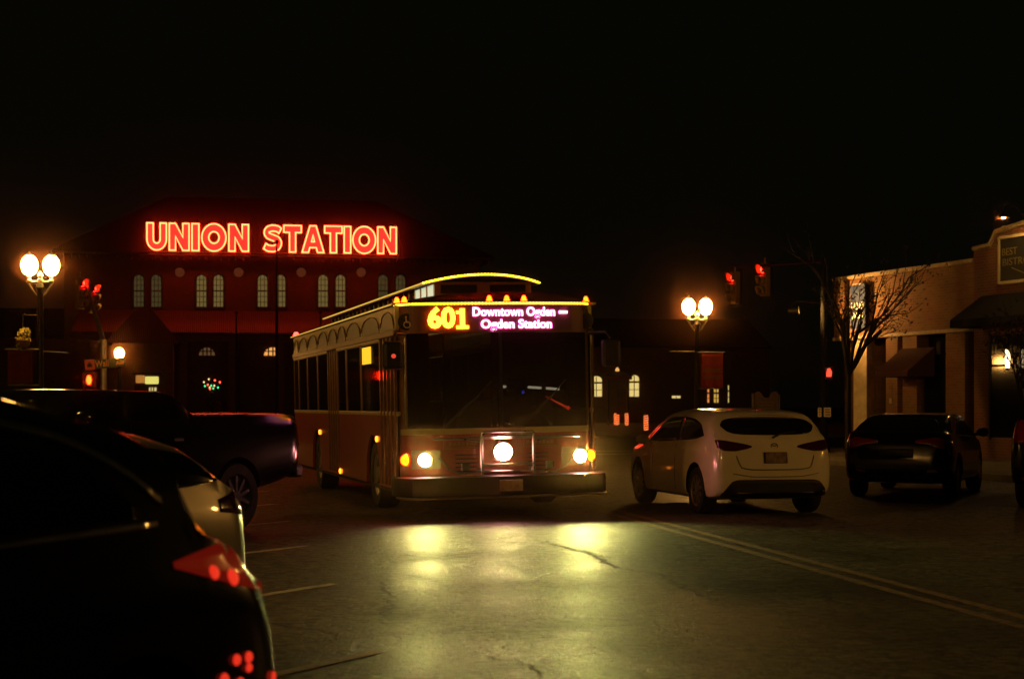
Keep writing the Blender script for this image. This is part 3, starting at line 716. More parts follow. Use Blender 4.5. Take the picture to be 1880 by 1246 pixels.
# raised clerestory
CF, CB, CW = .95, 11.0, .66
cl = MB(); cl.box(-CW, CW, CF, CB, 2.98, 3.22); clr = cl.build('clerestory', BFRONT, bus)
for sd in (-1, 1):
    m = MB(); m.box(*sorted((sd*.09, sd*.58)), CF-.012, CF-.002, 3.06, 3.18); m.build('vent_window', DGLASS, clr)
LITP = emis('lit_pane', (.55, .62, .42))
n = 22
for sd in (-1, 1):
    for i in range(n):
        y0 = CF+.08+(CB-CF-.16)*i/n; y1 = y0+(CB-CF-.16)/n-.07
        m = MB(); m.box(*sorted((sd*(CW+.002), sd*(CW+.010))), y0, y1, 3.03, 3.19)
        m.build('clerestory_window', LITP if (i < 3 and sd < 0) else DGLASS, clr)
        m = MB(); m.box(*sorted((sd*(CW+.002), sd*(CW+.022))), y1+.015, y1+.055, 3.0, 3.215); m.build('mullion', BCRM, clr)
def arch(x): return 3.225+.10*(1-(abs(x)/.80)**2.0)
def cfront(x): return CF-.22+.30*(abs(x)/.80)**2.2
G = []
for k in range(3):
    G.append([(.80*q, (cfront(.8*q), 5.0, CB+.15)[k], arch(.8*q)) for q in [-1+2*i/30 for i in range(31)]])
G2 = [[(x, y, z-.035) for x, y, z in row] for row in G]
m = MB(); m.grid(G); m.grid(G2)
e0 = [r_ for r_ in G[0]]; e1 = [r_ for r_ in G2[0]]; m.grid([e0, e1])
m.grid([[r_[0] for r_ in G], [r_[0] for r_ in G2]]); m.grid([[r_[-1] for r_ in G], [r_[-1] for r_ in G2]]); m.grid([G[2], G2[2]])
cr = m.build('clerestory_roof', BCRM, bus, smooth=True)
# light strings: beads along the edges
def beads(path, step, r):
    mb = MB(); pts = [Vector(p) for p in path]; d = 0; acc = 0
    segs = list(zip(pts, pts[1:])); tot = sum((b-a).length for a, b in segs)
    nb = int(tot/step); dist = 0; k = 0; pos = 0
    for i in range(nb):
        s = i*step
        while k < len(segs)-1 and s > pos+(segs[k][1]-segs[k][0]).length: pos += (segs[k][1]-segs[k][0]).length; k += 1
        a, b = segs[k]; p = a+(b-a).normalized()*(s-pos)
        vs = [p+Vector(v)*r for v in ((1,0,0),(-1,0,0),(0,1,0),(0,-1,0),(0,0,1),(0,0,-1))]
        mb.add(vs, [(0,2,4),(2,1,4),(1,3,4),(3,0,4),(2,0,5),(1,2,5),(3,1,5),(0,3,5)])
    mb.tube(path, r*.55, 6)
    return mb
fr = [(x, cfront(x)-.012, arch(x)-.012) for x in [-.80+1.6*i/30 for i in range(31)]]
beads(fr, .045, .018).build('light_string_or_stripe', LEDY, cr)
for sd in (-1, 1):
    LEDS = emis('dim_yellow_light_string', (.85, .52, .06))
    beads([(sd*.81, cfront(.8), arch(.8)-.012), (sd*.81, CB+.15, arch(.8)-.012)], .06, .011).build('light_string_or_stripe', LEDS, cr, label='dimmer yellow light string along the side')
hx = [-1.30+2.55*i/40 for i in range(41)]
beads([(x, front_y(x)-.055, 2.862) for x in hx], .045, .017).build('light_string_or_stripe', LEDY, bus)
for sd in (-1, 1):
    beads([(sd*1.365, .32, 2.868), (sd*1.365, 11.6, 2.868)], .06, .009).build('light_string_or_stripe', LEDS, bus, label='dimmer yellow light string along the side')
def marker(x, y, z, m, nm, r=.036):
    b = MB(); b.lathe([(r*1.25, -.03), (r*1.25, -.012), (r, -.01), (r*.9, .02), (r*.5, .04), (.002, .045)], (x, y, z), 14)
    b.build(nm, m, bus, smooth=True)
for x in (-1.27, -1.20, -.13, .10, .33, 1.245): marker(x, front_y(x)+.03, 2.93, AMBER_L, 'marker_light', r=.032)
marker(-1.27, 11.5, 2.93, REDMARK, 'marker_light', r=.05)
marker(1.27, 11.5, 2.93, REDMARK, 'marker_light', r=.05)
for t, z in ((1.92, 1.02), (7.95, 1.03), (5.55, .42)):
    for sd in (-1, 1):
        b = MB(); b.lathe([(.045, 0), (.04, sd*.02), (.001, sd*.03)], (sd*1.312, t, z), 14, 'x'); b.build('side_marker_light', emis('dim_amber', (5, 1.1, .06)), bus, smooth=True)
# side route sign in the window
m = MB(); m.box(-1.325, -1.318, 2.28, 3.05, 2.12, 2.37); m.build('side_route_sign', emis('amber_sign', (1.2, .62, .02)), bus)
# mirrors
for sd in (-1, 1):
    m = MB(); m.box(sd*1.43-.13, sd*1.43+.13, -.22, -.10, 1.98, 2.36); mr = m.build('mirror', BLACK, bus, bevel=.05)
    a = MB(); a.tube([(sd*1.22, .08, 2.46), (sd*1.38, -.12, 2.46), (sd*1.43, -.16, 2.37)], .018); a.build('mirror_arm', BLACK, mr)
    if sd > 0: continue
    a = MB(); a.lathe([(.03, 0), (.025, -.01), (.001, -.015)], (sd*1.43, -.222, 2.16), 14, 'y'); a.build('reflection_spot', emis('small_red_reflection', (.8, .06, .03)), mr)  # glowing disc stands in for a red reflection in the mirror
for sd in (-1, 1):
    m = MB(); m.tube([(sd*1.235, .12, 1.24), (sd*1.235, .10, 2.42)], .014); m.build('grab_rail', CHROME, bus)
# interior
m = MB(); m.prism([(-1.15, .62), (1.15, .62), (1.15, 1.14), (.3, 1.16), (-.2, 1.1), (-1.15, 1.08)], lambda a, b, d: (a, d, b), .25, .75); m.build('dashboard', DARKIN, bus, bevel=.04)
m = MB(); m.loop_tube([(.62+.24*math.cos(t), .86+.12*math.sin(t), 1.17+.2*math.sin(t)) for t in [2*math.pi*k/28 for k in range(28)]], .016)
m.tube([(.62, .86, 1.17), (.62, .62, 1.0)], .03); m.tube([(.40, .86, 1.17), (.84, .86, 1.17)], .014); m.build('steering_wheel', BLACK, bus, smooth=True)
m = MB(); m.box(.36, .88, 1.30, 1.80, .72, .86); m.box(.36, .88, 1.72, 1.86, .86, 1.62); m.box(.50, .74, 1.74, 1.84, 1.66, 1.86); m.box(.52, .72, 1.4, 1.7, .36, .72); m.build('driver_seat', DARKIN, bus, bevel=.04)
for t in (4.2, 5.0, 7.2, 8.6, 9.4, 10.2):
    for sd in (-1, 1):
        if sd < 0 and 5.4 < t < 6.9: continue
        s = MB(); s.box(*sorted((sd*.35, sd*1.2)), t, t+.45, .72, .80); s.box(*sorted((sd*.35, sd*1.2)), t+.42, t+.5, .80, 1.55); s.box(*sorted((sd*.6, sd*.95)), t+.1, t+.35, .36, .72)
        s.build('passenger_seat', mat('blue_seat_fabric', (.03, .035, .06), .9, var=.3), bus, bevel=.03)
m = MB()
for t in (2.0, 4.9, 7.0, 9.0): m.tube([(-.35, t, .36), (-.35, t, 2.84)], .016)
m.tube([(-.35, 2, 2.2), (-.35, 11, 2.2)], .016); m.build('handrail', CHROME, bus)

m = MB(); m.box(.34, 1.22, 2.02, 2.08, .36, 2.84); m.box(-1.22, -.55, 2.02, 2.08, .36, 2.84); m.build('added_bulkhead', DARKIN, bus)  # partition added to keep the ceiling light off the windscreen
for sd in (-1, 1):
    m = MB(); m.box(*sorted((sd*.75, sd*.9)), 3.0, 11.0, 2.80, 2.83); m.build('added_ceiling_light', emis('added_ceiling_glow', (.50, .36, .12)), bus)  # ceiling strips added to lift the tone of the side windows
m = MB(); m.box(-1.2, 1.2, 2.2, 11.5, 2.845, 2.86); m.build('ceiling', mat('pale_interior', (.35, .32, .22), .7), bus)
m = MB(); m.tube([(.03, .16, 1.74), (.5, .2, 1.715), (.9, .24, 1.68), (1.15, .3, 1.62)], .008, 8); m.tube([(.62, .2, 1.60), (.95, .25, 1.42), (1.15, .3, 1.40)], .008, 8); rail = m.build('reflection_rail', BLACK, bus, smooth=True)  # rail and glowing bars added to stand in for reflections on the windscreen
BARW = emis('white_reflection', (1.6, 1.35, 1.1))
for a, b in (((.40, .185, 1.722), (.58, .2, 1.708)), ((.65, .21, 1.703), (.83, .232, 1.686)), ((.05, .16, 1.735), (.10, .165, 1.732))):
    m = MB(); m.tube([a, b], .018, 10); m.build('reflection_bar', BARW, rail, smooth=True)
m = MB(); m.lathe([(.002, -.025), (.022, 0), (.002, .025)], (.33, .18, 1.655), 10); m.build('reflection_spot', emis('blue_reflection', (.06, .1, 2.0)), rail)
m = MB(); m.tube([(.64, .19, 1.59), (.93, .235, 1.435)], [.006, .014], 8); m.lathe([(.002, -.035), (.034, 0), (.002, .035)], (.95, .235, 1.425), 12); m.build('reflection_spot', emis('red_reflection', (2.2, .1, .04)), rail)
# headlight beams
def bus_pt(x, y, z): return bus.matrix_basis @ Vector((x, y, z))
bpy.context.view_layer.update()
for x, z, y, pw in SPOTS:
    ld = bpy.data.lights.new('headlight_beam', 'SPOT'); ld.energy = 460*pw; ld.color = (1, .98, .25); ld.spot_size = R(84); ld.spot_blend = 1.0; ld.shadow_soft_size = .06
    lo = bpy.data.objects.new('headlight_beam', ld); COL.objects.link(lo); lo.parent = bus; lo.location = (x, y, z)
    lo.rotation_euler = (R(97), 0, R(180))

# driver: one continuous skinned body seated at the wheel
def person(name, label, base, rotz, joints, edges, radii, skin_m, cloth_split):
    me = bpy.data.meshes.new(name); me.from_pydata(joints, edges, []); o = link_mesh(name, me, skin_m)
    o.location = base; o.rotation_euler = rotz; props(o, label, 'person')
    sk = o.modifiers.new('skin', 'SKIN'); sk.use_smooth_shade = True
    for i, r in enumerate(radii): me.skin_vertices[0].data[i].radius = (r, r)
    me.skin_vertices[0].data[0].use_root = True
    sb = o.modifiers.new('sub', 'SUBSURF'); sb.levels = 2; sb.render_levels = 2
    return o
J = [(0,0,0),(0,.02,.22),(0,.02,.42),(0,0,.54),(0,-.01,.60),(0,-.03,.68),(0,-.035,.78)]
E = [(0,1),(1,2),(2,3),(3,4),(4,5),(5,6)]; Rr = [.15,.15,.165,.09,.055,.085,.075]
for sd in (-1, 1):
    b = len(J); J += [(sd*.19,0,.47),(sd*.27,-.12,.24),(sd*.24,-.36,.20),(sd*.23,-.44,.22)]; E += [(2,b),(b,b+1),(b+1,b+2),(b+2,b+3)]; Rr += [.07,.05,.035,.032]
    for k, (dx, dl) in enumerate(((-.03,.06),(-.01,.075),(.01,.07),(.03,.055))):
        q = len(J); J += [(sd*.23+dx,-.47,.23),(sd*.23+dx,-.47-dl*.6,.21),(sd*.23+dx,-.46-dl*.5,.17)]; E += [(b+3,q),(q,q+1),(q+1,q+2)]; Rr += [.011,.010,.008]
    q = len(J); J += [(sd*.23-sd*.04,-.43,.24),(sd*.23-sd*.06,-.47,.245)]; E += [(b+3,q),(q,q+1)]; Rr += [.012,.009]
    b = len(J); J += [(sd*.1,-.06,-.02),(sd*.13,-.42,.0),(sd*.13,-.46,-.40),(sd*.13,-.60,-.46)]; E += [(0,b),(b,b+1),(b+1,b+2),(b+2,b+3)]; Rr += [.1,.07,.05,.04]
drv = person('person', 'bus driver in dark jacket sitting at the steering wheel behind the windscreen', bus_pt(.62, 1.50, .95), bus.rotation_euler, J, E, Rr, mat('skin_and_jacket', (.05, .035, .02), .8, var=.4), None)

# ------------------------------------------------------------------ Union Station
SO = Vector((-19.2, 130, 0)); SA = math.atan2(.172, .985)
def sx(px, y0=0.0):
    ox = SO.x-.172*y0; oy = 130+.985*y0
    r = (px-940)/F
    return (oy*r-ox)/(.985-.172*r)
def sz(py, x=0.0, y=0.0): return H+(HY-py)/F*(130+.172*x+.985*y)
st = thing('station_building', 'red brick railway station with arched windows under a neon roof sign', 'building', SO, SA)
SB = brick_mat('station_brick', (.46, .22, .11), (.36, .16, .08), (.40, .32, .2), 1.0)
def tile_mat(name, col, sc=3.0):
    m = bpy.data.materials.new(name); m.use_nodes = True
    nt = m.node_tree; N = nt.nodes; L = nt.links; b = N['Principled BSDF']; b.inputs['Roughness'].default_value = .75
    tc = N.new('ShaderNodeTexCoord'); wv = N.new('ShaderNodeTexWave'); wv.inputs['Scale'].default_value = sc; wv.bands_direction = 'X'
    L.new(tc.outputs['Object'], wv.inputs['Vector'])
    w2 = N.new('ShaderNodeTexWave'); w2.inputs['Scale'].default_value = sc; w2.bands_direction = 'Z'; w2.wave_profile = 'SAW'
    L.new(tc.outputs['Object'], w2.inputs['Vector'])
    ad = N.new('ShaderNodeMath'); ad.operation = 'ADD'; L.new(wv.outputs['Fac'], ad.inputs[0]); L.new(w2.outputs['Fac'], ad.inputs[1])
    r = N.new('ShaderNodeMapRange'); r.inputs['From Max'].default_value = 2; r.inputs['To Min'].default_value = .5; r.inputs['To Max'].default_value = 1.3
    L.new(ad.outputs[0], r.inputs['Value'])
    s = N.new('ShaderNodeVectorMath'); s.operation = 'SCALE'; s.inputs[0].default_value = col; L.new(r.outputs['Result'], s.inputs['Scale']); L.new(s.outputs['Vector'], b.inputs['Base Color'])
    bp = N.new('ShaderNodeBump'); bp.inputs['Strength'].default_value = .8; bp.inputs['Distance'].default_value = .08; L.new(ad.outputs[0], bp.inputs['Height']); L.new(bp.outputs['Normal'], b.inputs['Normal'])
    return m
TILE = tile_mat('clay_roof_tile', (.34, .15, .09), 2.2)
DTILE = tile_mat('dark_roof_tile', (.022, .020, .016), 2.2)
STONE = mat('station_stone', (.16, .13, .09), .8, var=.3)
x0, x1 = sx(118), sx(880)
W = MB(); W.box(x0, x1, 0, 16, 0, 12.9); W.build('wall', SB, st)
# eaves and main roof (hip)
E_ = MB(); E_.box(x0-1.0, x1+1.0, -1.3, 17.3, 12.9, 13.05); E_.build('eaves', STONE, st)
for i in range(40):
    pass
br = MB()
for i in range(60):
    x = x0-.6+(x1-x0+1.2)*i/59; br.box(x-.06, x+.06, -1.15, -.01, 12.62, 12.89)
br.build('eaves_brackets', STONE, st)
RF = MB(); a, b = x0-1.1, x1+1.1
RF.add([(a, -1.4, 13.06), (b, -1.4, 13.06), (b, 17.4, 13.06), (a, 17.4, 13.06), (a+8.5, 8, 18.4), (b-8.5, 8, 18.4)], [(0, 1, 5, 4), (1, 2, 5), (2, 3, 4, 5), (3, 0, 4), (0, 3, 2, 1)])
RF.build('roof', DTILE, st)
# lower storey and skirt roof
LX0, LX1 = sx(-150), sx(1420)
G_ = MB(); G_.box(LX0, x0-.002, 1.0, 12, 0, 6.6); G_.build('side_wing', SB, st)
G_ = MB(); G_.box(x1+.002, LX1, 1.0, 12, 0, 6.2); G_.build('side_wing', SB, st)
for a_, b_, z_ in ((LX0, x0-.4, 6.6), (x1+.4, LX1, 6.2)):
    q = MB(); q.add([(a_-.6, .2, z_), (b_, .2, z_), (b_, 12.8, z_), (a_-.6, 12.8, z_), (a_+3, 6.5, z_+2.6), (b_, 6.5, z_+2.6)], [(0, 1, 5, 4), (1, 2, 5), (2, 3, 4, 5), (3, 0, 4), (0, 3, 2, 1)])
    q.build('wing_roof', DTILE, st)
sk0, sk1 = sx(150), sx(860)
K = MB(); z_hi, z_lo = sz(571), 6.95
K.add([(sk0, -.004, z_hi), (sk1, -.004, z_hi), (sk1+.5, -4.2, z_lo), (sk0-.5, -4.2, z_lo), (sk0, -.004, z_hi-.25), (sk1, -.004, z_hi-.25), (sk1+.5, -4.2, z_lo-.25), (sk0-.5, -4.2, z_lo-.25)],
      [(0, 1, 2, 3), (4, 7, 6, 5), (0, 3, 7, 4), (1, 5, 6, 2), (2, 6, 7, 3), (0, 4, 5, 1)])
K.build('porch_roof', TILE, st)
ar = MB()
npost = 9
for i in range(npost):
    x = sk0+.5+(sk1-sk0-1)*i/(npost-1); pp_ = MB(); pp_.box(x-.3, x+.3, -4.0, -3.4, 0, 6.298); pp_.build('porch_post', SB, st)
ar.box(sk0, sk1, -4.0, -3.4, 6.3, 6.69)
ar.build('porch_beam', SB, st)
# projecting entrance with hipped dark roof
ex0, ex1 = sx(207, -7), sx(318, -7)
q = MB(); q.box(ex0, ex1, -7.5, -4.21, 0, 6.0); q.build('entrance_block', SB, st)
q = MB(); zt = 8.6
q.add([(ex0-.5, -8.1, 6.0), (ex1+.5, -8.1, 6.0), (ex1+.5, -3, 6.0), (ex0-.5, -3, 6.0), (ex0+1.6, -5.2, zt), (ex1-1.6, -5.2, zt)], [(0, 1, 5, 4), (1, 2, 5), (2, 3, 4, 5), (3, 0, 4), (0, 3, 2, 1)])
q.build('entrance_roof', DTILE, st)
# upper arched windows in pairs
PANE_D = mat('dim_window', (.03, .03, .02), .3, emit=(.95, .70, .20), estr=.14)
PANE_D2 = mat('dimmer_window', (.03, .03, .02), .3, emit=(.95, .78, .26), estr=.05)
def arched_window(parent, x, y, zb, zt, w, pane, fm, name='window', nx=3, nz=6):
    r = w/2
    poly = [(x-r, zb), (x+r, zb), (x+r, zt-r)]+[(x+r*math.cos(t), zt-r+r*math.sin(t)) for t in [math.pi*k/14 for k in range(1, 14)]]+[(x-r, zt-r)]
    m = MB(); m.prism(poly, XZ, y-.02, y-.004); o = m.build(name, pane, parent)
    f = MB()
    for i in range(1, nx): f.box(x-r+w*i/nx-.025, x-r+w*i/nx+.025, y-.05, y-.022, zb, zt-r*.3)
    for j in range(1, nz):
        th = .05 if j == nz//2 else .022; z = zb+(zt-zb)*j/nz; hw_ = r if z < zt-r else math.sqrt(max(0, r*r-(z-zt+r)**2))
        f.box(x-hw_, x+hw_, y-.048, y-.024, z-th, z+th)
    out = [(px_, y-.06, pz) for px_, pz in poly]; f.loop_tube(out, .09, 6)
    f.build('frame', fm, o)
    return o
for k, px in enumerate((255, 287, 370, 401, 482, 515, 593, 625, 703, 735)):
    x = sx(px); arched_window(st, x, 0, sz(565, x), sz(503, x), .88, PANE_D2 if k in (0, 1, 8, 9) else PANE_D, STONE)
for px in (330, 438, 553, 663):
    x = sx(px); m = MB(); m.lathe([(.36, 0), (.36, -.06), (.28, -.1), (.001, -.12)], (x, -.002, sz(500, x)), 20, 'y'); m.build('wall_light', emis('faint_wall_light', (.07, .016, .005)), st, smooth=True)
# ground-floor fanlights and wing windows
WARM = emis('warm_window', (1.0, .42, .10)); YELW = emis('yellow_window', (.82, .62, .20)); YELD = emis('faint_window', (.10, .05, .02))
def fan(px, py, w, h, m, y=-.0):
    x = sx(px); z = sz(py, x); f = MB()
    poly = [(x+w/2*math.cos(t), z-h/2+h*math.sin(t)) for t in [math.pi*k/14 for k in range(15)]]
    q = MB(); q.prism(poly, XZ, y-.03, y-.005); o = q.build('fanlight', m, st)
    for i in range(1, 4): f.box(x-w/2+w*i/4-.05, x-w/2+w*i/4+.05, y-.08, y-.032, z-h/2, z+h/2)
    f.box(x-w/2, x+w/2, y-.078, y-.034, z-.03, z+.05); f.build('glazing_bar', STONE, o)
fan(501, 645, 1.35, .62, WARM); fan(380, 645, 1.2, .6, YELD)
def rect_win(px0, px1, py0, py1, m, y=1.0, archtop=False, nx=2, nz=3):
    xa, xb = sx(px0, y), sx(px1, y); za, zb = sz(py1, xa, y), sz(py0, xa, y)
    x = (xa+xb)/2; w = xb-xa
    q = MB()
    if archtop:
        poly = [(xa, za), (xb, za), (xb, zb-.35)]+[(x+w/2*math.cos(t), zb-.35+.35*math.sin(t)) for t in [math.pi*k/12 for k in range(1, 12)]]+[(xa, zb-.35)]
    else: poly = [(xa, za), (xb, za), (xb, zb), (xa, zb)]
    q.prism(poly, XZ, y-.03, y-.005); o = q.build('window', m, st)
    f = MB()
    for i in range(1, nx): f.box(xa+w*i/nx-.03, xa+w*i/nx+.03, y-.08, y-.032, za, zb-.1)
    for j in range(1, nz):
        t = .07 if j == nz-1 else .025; z = za+(zb-za)*j/nz; f.box(xa, xb, y-.078, y-.034, z-t, z+t)
    f.loop_tube([(p[0], y-.05, p[1]) for p in poly], .06, 6); f.build('frame', STONE, o)
rect_win(1083, 1106, 689, 729, YELW, archtop=True); rect_win(1154, 1174, 687, 729, YELW, archtop=True); rect_win(1058, 1066, 690, 729, YELW, nx=1, archtop=False)
rect_win(1232, 1250, 725, 732, YELW, nz=1); rect_win(1297, 1303, 712, 740, emis('orange_window', (.75, .25, .06)), nx=1); rect_win(1309, 1320, 712, 740, emis('amber_window', (.62, .36, .06)), nx=2); rect_win(1335, 1339, 706, 740, YELW, nx=1)

# neon letters: red channel letters edged with glowing tubes
def Lp(ch):
    def arc(cx, cy, rx, ry, a0, a1, n): return [(cx+rx*math.cos(R(a0+(a1-a0)*i/n)), cy+ry*math.sin(R(a0+(a1-a0)*i/n))) for i in range(n+1)]
    if ch == 'I': return 0.30, [[(0, 0), (.30, 0), (.30, 1), (0, 1)]]
    if ch == 'N': return .86, [[(0, 0), (.27, 0), (.27, .52), (.59, 0), (.86, 0), (.86, 1), (.59, 1), (.59, .48), (.27, 1), (0, 1)]]
    if ch == 'U': return .84, [[(0, 1), (0, .40)]+arc(.42, .40, .42, .40, 180, 360, 14)[1:]+[(.84, 1), (.57, 1), (.57, .40)]+arc(.42, .40, .15, .15, 360, 180, 10)[1:]+[(.27, 1)]]
    if ch == 'O': return 1.06, [arc(.53, .5, .53, .51, 0, 360, 32)[:-1], arc(.53, .5, .23, .22, 0, 360, 22)[:-1]]
    if ch == 'T': return .80, [[(.26, 0), (.54, 0), (.54, .74), (.80, .74), (.80, 1), (0, 1), (0, .74), (.26, .74)]]
    if ch == 'A': return 1.0, [[(0, 0), (.29, 0), (.35, .18), (.65, .18), (.71, 0), (1.0, 0), (.64, 1), (.36, 1)], [(.43, .40), (.57, .40), (.50, .66)]]
    if ch == 'S':
        mid = [(.75, .79), (.60, .87), (.40, .885), (.20, .83), (.135, .72), (.20, .61), (.42, .53), (.64, .45), (.70, .32), (.62, .18), (.42, .115), (.22, .13), (.05, .21)]
        fx_ = pchip([(i, p[0]) for i, p in enumerate(mid)]); fz_ = pchip([(i, p[1]) for i, p in enumerate(mid)])
        L_ = []; Rr_ = []
        for i in range(45):
            t = 12*i/44; e = .3; a = (fx_(t), fz_(t)); d = (fx_(min(12, t+e))-fx_(max(0, t-e)), fz_(min(12, t+e))-fz_(max(0, t-e))); l = math.hypot(*d) or 1
            nx_, nz_ = -d[1]/l, d[0]/l; h_ = .112
            L_.append((a[0]+nx_*h_, a[1]+nz_*h_)); Rr_.append((a[0]-nx_*h_, a[1]-nz_*h_))
        return .82, [L_+Rr_[::-1]]
NRED = emis('neon_red_face', (3.6, .045, .03)); NTUBE = emis('neon_tube', (16, 1.15, .32))
NRET = mat('sign_letter_return', (.25, .02, .015), .5)
sign = thing('neon_sign', 'red neon roof sign reading UNION STATION on the station eaves', 'sign', SO, SA)
YS = -1.55
zl0 = 13.22
hL = 2.02
def fill_letter(polys, fn0):
    cu = bpy.data.curves.new('l', 'CURVE'); cu.dimensions = '2D'; cu.fill_mode = 'BOTH'; cu.extrude = .09
    for pl_ in polys:
        sp = cu.splines.new('POLY'); sp.points.add(len(pl_)-1); sp.use_cyclic_u = True
        for i, q_ in enumerate(pl_): sp.points[i].co = (q_[0], q_[1], 0, 1)
    ob = bpy.data.objects.new('l', cu); COL.objects.link(ob); dg = bpy.context.evaluated_depsgraph_get(); dg.update()
    me = bpy.data.meshes.new_from_object(ob.evaluated_get(dg))
    mb = MB(); mb.add([fn0(v.co.x, v.co.y, v.co.z) for v in me.vertices], [tuple(p_.vertices) for p_ in me.polygons])
    bpy.data.objects.remove(ob); bpy.data.curves.remove(cu); bpy.data.meshes.remove(me); return mb
def word(txt, xa, xb, gap=.13):
    ws = [Lp(c)[0] for c in txt]
    gaps = [gap-(.06 if {txt[i], txt[i+1]} & {'A'} and {txt[i], txt[i+1]} & {'T'} else 0) for i in range(len(txt)-1)]
    tot = sum(ws)+sum(gaps); k = (xb-xa)/tot; x = xa
    for i, c in enumerate(txt):
        w, polys = Lp(c)
        fn0 = lambda a, b, d, x=x: (x+a*k, YS-d, zl0+b*hL)
        o = fill_letter(polys, fn0).build('letter', NRED, sign)
        tb = MB()
        for pl_ in polys: tb.loop_tube([(x+a*k, YS-.13, zl0+b*hL) for a, b in pl_], .05, 8)
        tb.build('neon_tube', NTUBE, o)
        rt = MB(); cx = x+w*k/2
        rt.tube([(cx, YS+.1, zl0+.1), (cx, YS+1.2, 13.6)], .04, 6)
        rt.build('bracket', STONE, o)
        x += (w+(gaps[i] if i < len(gaps) else 0))*k
word('UNION', sx(270, YS), sx(456, YS)); word('STATION', sx(484, YS), sx(727, YS), .10)
rl = MB(); rl.box(sx(262, YS), sx(735, YS), YS+.12, YS+.2, 13.1, 13.18); rl.build('base_rail', STONE, sign)

def pole_thing(name, label, px, Y, ztop, r, cat='pole', gold=True):
    X = (px-940)/F*Y; t = thing(name, label, cat, (X, Y, 0))
    m = MB(); m.tube([(0, 0, 0), (0, 0, ztop*.5), (0, 0, ztop)], [r*1.2, r, r*.7], 12); m.build('shaft', IRON, t, smooth=True)
    b = MB(); b.lathe([(r*3, 0), (r*3, .15), (r*1.6, .3), (r*1.3, .5)], (0, 0, .0), 14); b.build('base', IRON, t, smooth=True)
    f = MB(); f.lathe([(r*.5, 0), (r*1.6, r*1), (r*1.7, r*2), (r*1.0, r*3), (.002, r*3.4)], (0, 0, ztop), 12); f.build('finial', IRON, t, smooth=True)
    return t
pole_thing('flagpole', 'tall dark flagpole rising in front of the station between its middle windows', 508, 112, 12.2, .10, 'flagpole')
pole_thing('utility_pole', 'short dark pole before the red-lit station roof under the word UNION', 434, 118, 7.9, .07)
pole_thing('utility_pole', 'short dark pole before the red-lit station roof close to the trolley bus tail', 588, 118, 7.9, .07)

# ------------------------------------------------------------------ street lamps
def street_lamp(label, X, Y, zc, heads, rotz=0.0, hs=.9, arms=True):
    t = thing('street_lamp', label, 'street lamp', (X, Y, 0), rotz, 'acorn globe street lamps')
    base = zc-.42*hs
    p = MB(); p.lathe([(.20, 0), (.20, .10), (.16, .18), (.15, .55), (.10, .75), (.075, 1.0), (.065, base-.15), (.09, base-.1), (.06, base)], (0, 0, .0), 18); p.build('pole', IRON, t, smooth=True)
    offs = (-.245*hs, .245*hs) if heads == 2 else (0,)
    if heads == 2:
        c = MB(); c.tube([(-.30*hs, 0, base+.02), (.30*hs, 0, base+.02)], .03, 8); c.tube([(-.27*hs, 0, base), (-.12*hs, 0, base-.22), (0, 0, base-.3)], .02, 8); c.tube([(.27*hs, 0, base), (.12*hs, 0, base-.22), (0, 0, base-.3)], .02, 8); c.build('crossarm', STEEL, t, smooth=True)
        f = MB(); f.lathe([(.045, 0), (.07, .03), (.03, .06), (.06, .1), (.05, .15), (.02, .19), (.004, .21)], (0, 0, base+.04), 14); f.build('finial', STEEL, t, smooth=True)
    for x in offs:
        u = MB(); u.lathe([(.055, 0), (.055, .03), (.03, .06), (.045, .10), (.03, .13), (.07, .17), (.10, .19)], (x, 0, base+.03), 14); u.build('fitter', STEEL, t, smooth=True)
        g_ = MB(); g_.lathe([(.09*hs, -.23*hs), (.15*hs, -.17*hs), (.185*hs, -.06*hs), (.19*hs, .02*hs), (.165*hs, .11*hs), (.12*hs, .17*hs), (.07*hs, .21*hs)], (x, 0, zc), 22)
        gl = g_.build('globe', GLOBE, t, smooth=True)
        q = MB(); q.lathe([(.095*hs, .205*hs), (.085*hs, .225*hs), (.04*hs, .25*hs), (.035*hs, .27*hs), (.02*hs, .29*hs), (.004, .32*hs)], (x, 0, zc), 14); q.build('globe_cap', STEEL, gl, smooth=True)
    return t
def lamp_at(label, px, py, Y, heads, **k):
    v = P(px, py, Y); return street_lamp(label, v.x, v.y, v.z, heads, **k)
lampL = lamp_at('twin globe street lamp at the left edge above the parked black hatchback', 74, 486, 35, 2, rotz=.1)
lampR = lamp_at('twin globe street lamp with a red banner beyond the white hatchback', 1280, 562, 44, 2, rotz=.0)
lampS = lamp_at('single globe street lamp beside the Wall street name sign', 219, 648, 62, 1)
street_lamp('added twin globe street lamp out of view on the left, lighting the road', -5.6, 9.4, 4.35, 2, rotz=.2)  # this and the next two: unseen lamps added to light hatchback and road
street_lamp('added twin globe street lamp out of view on the right kerb, lighting the hatchback', 12.3, 18.2, 4.35, 2, rotz=.1)
added_lampN = street_lamp('added twin globe street lamp out of view beside the pickup, lighting the bus side', -8.3, 19.0, 4.35, 2, rotz=.3)
BANR = mat('red_banner_cloth', (.75, .09, .04), .85, var=.2, scale=3)
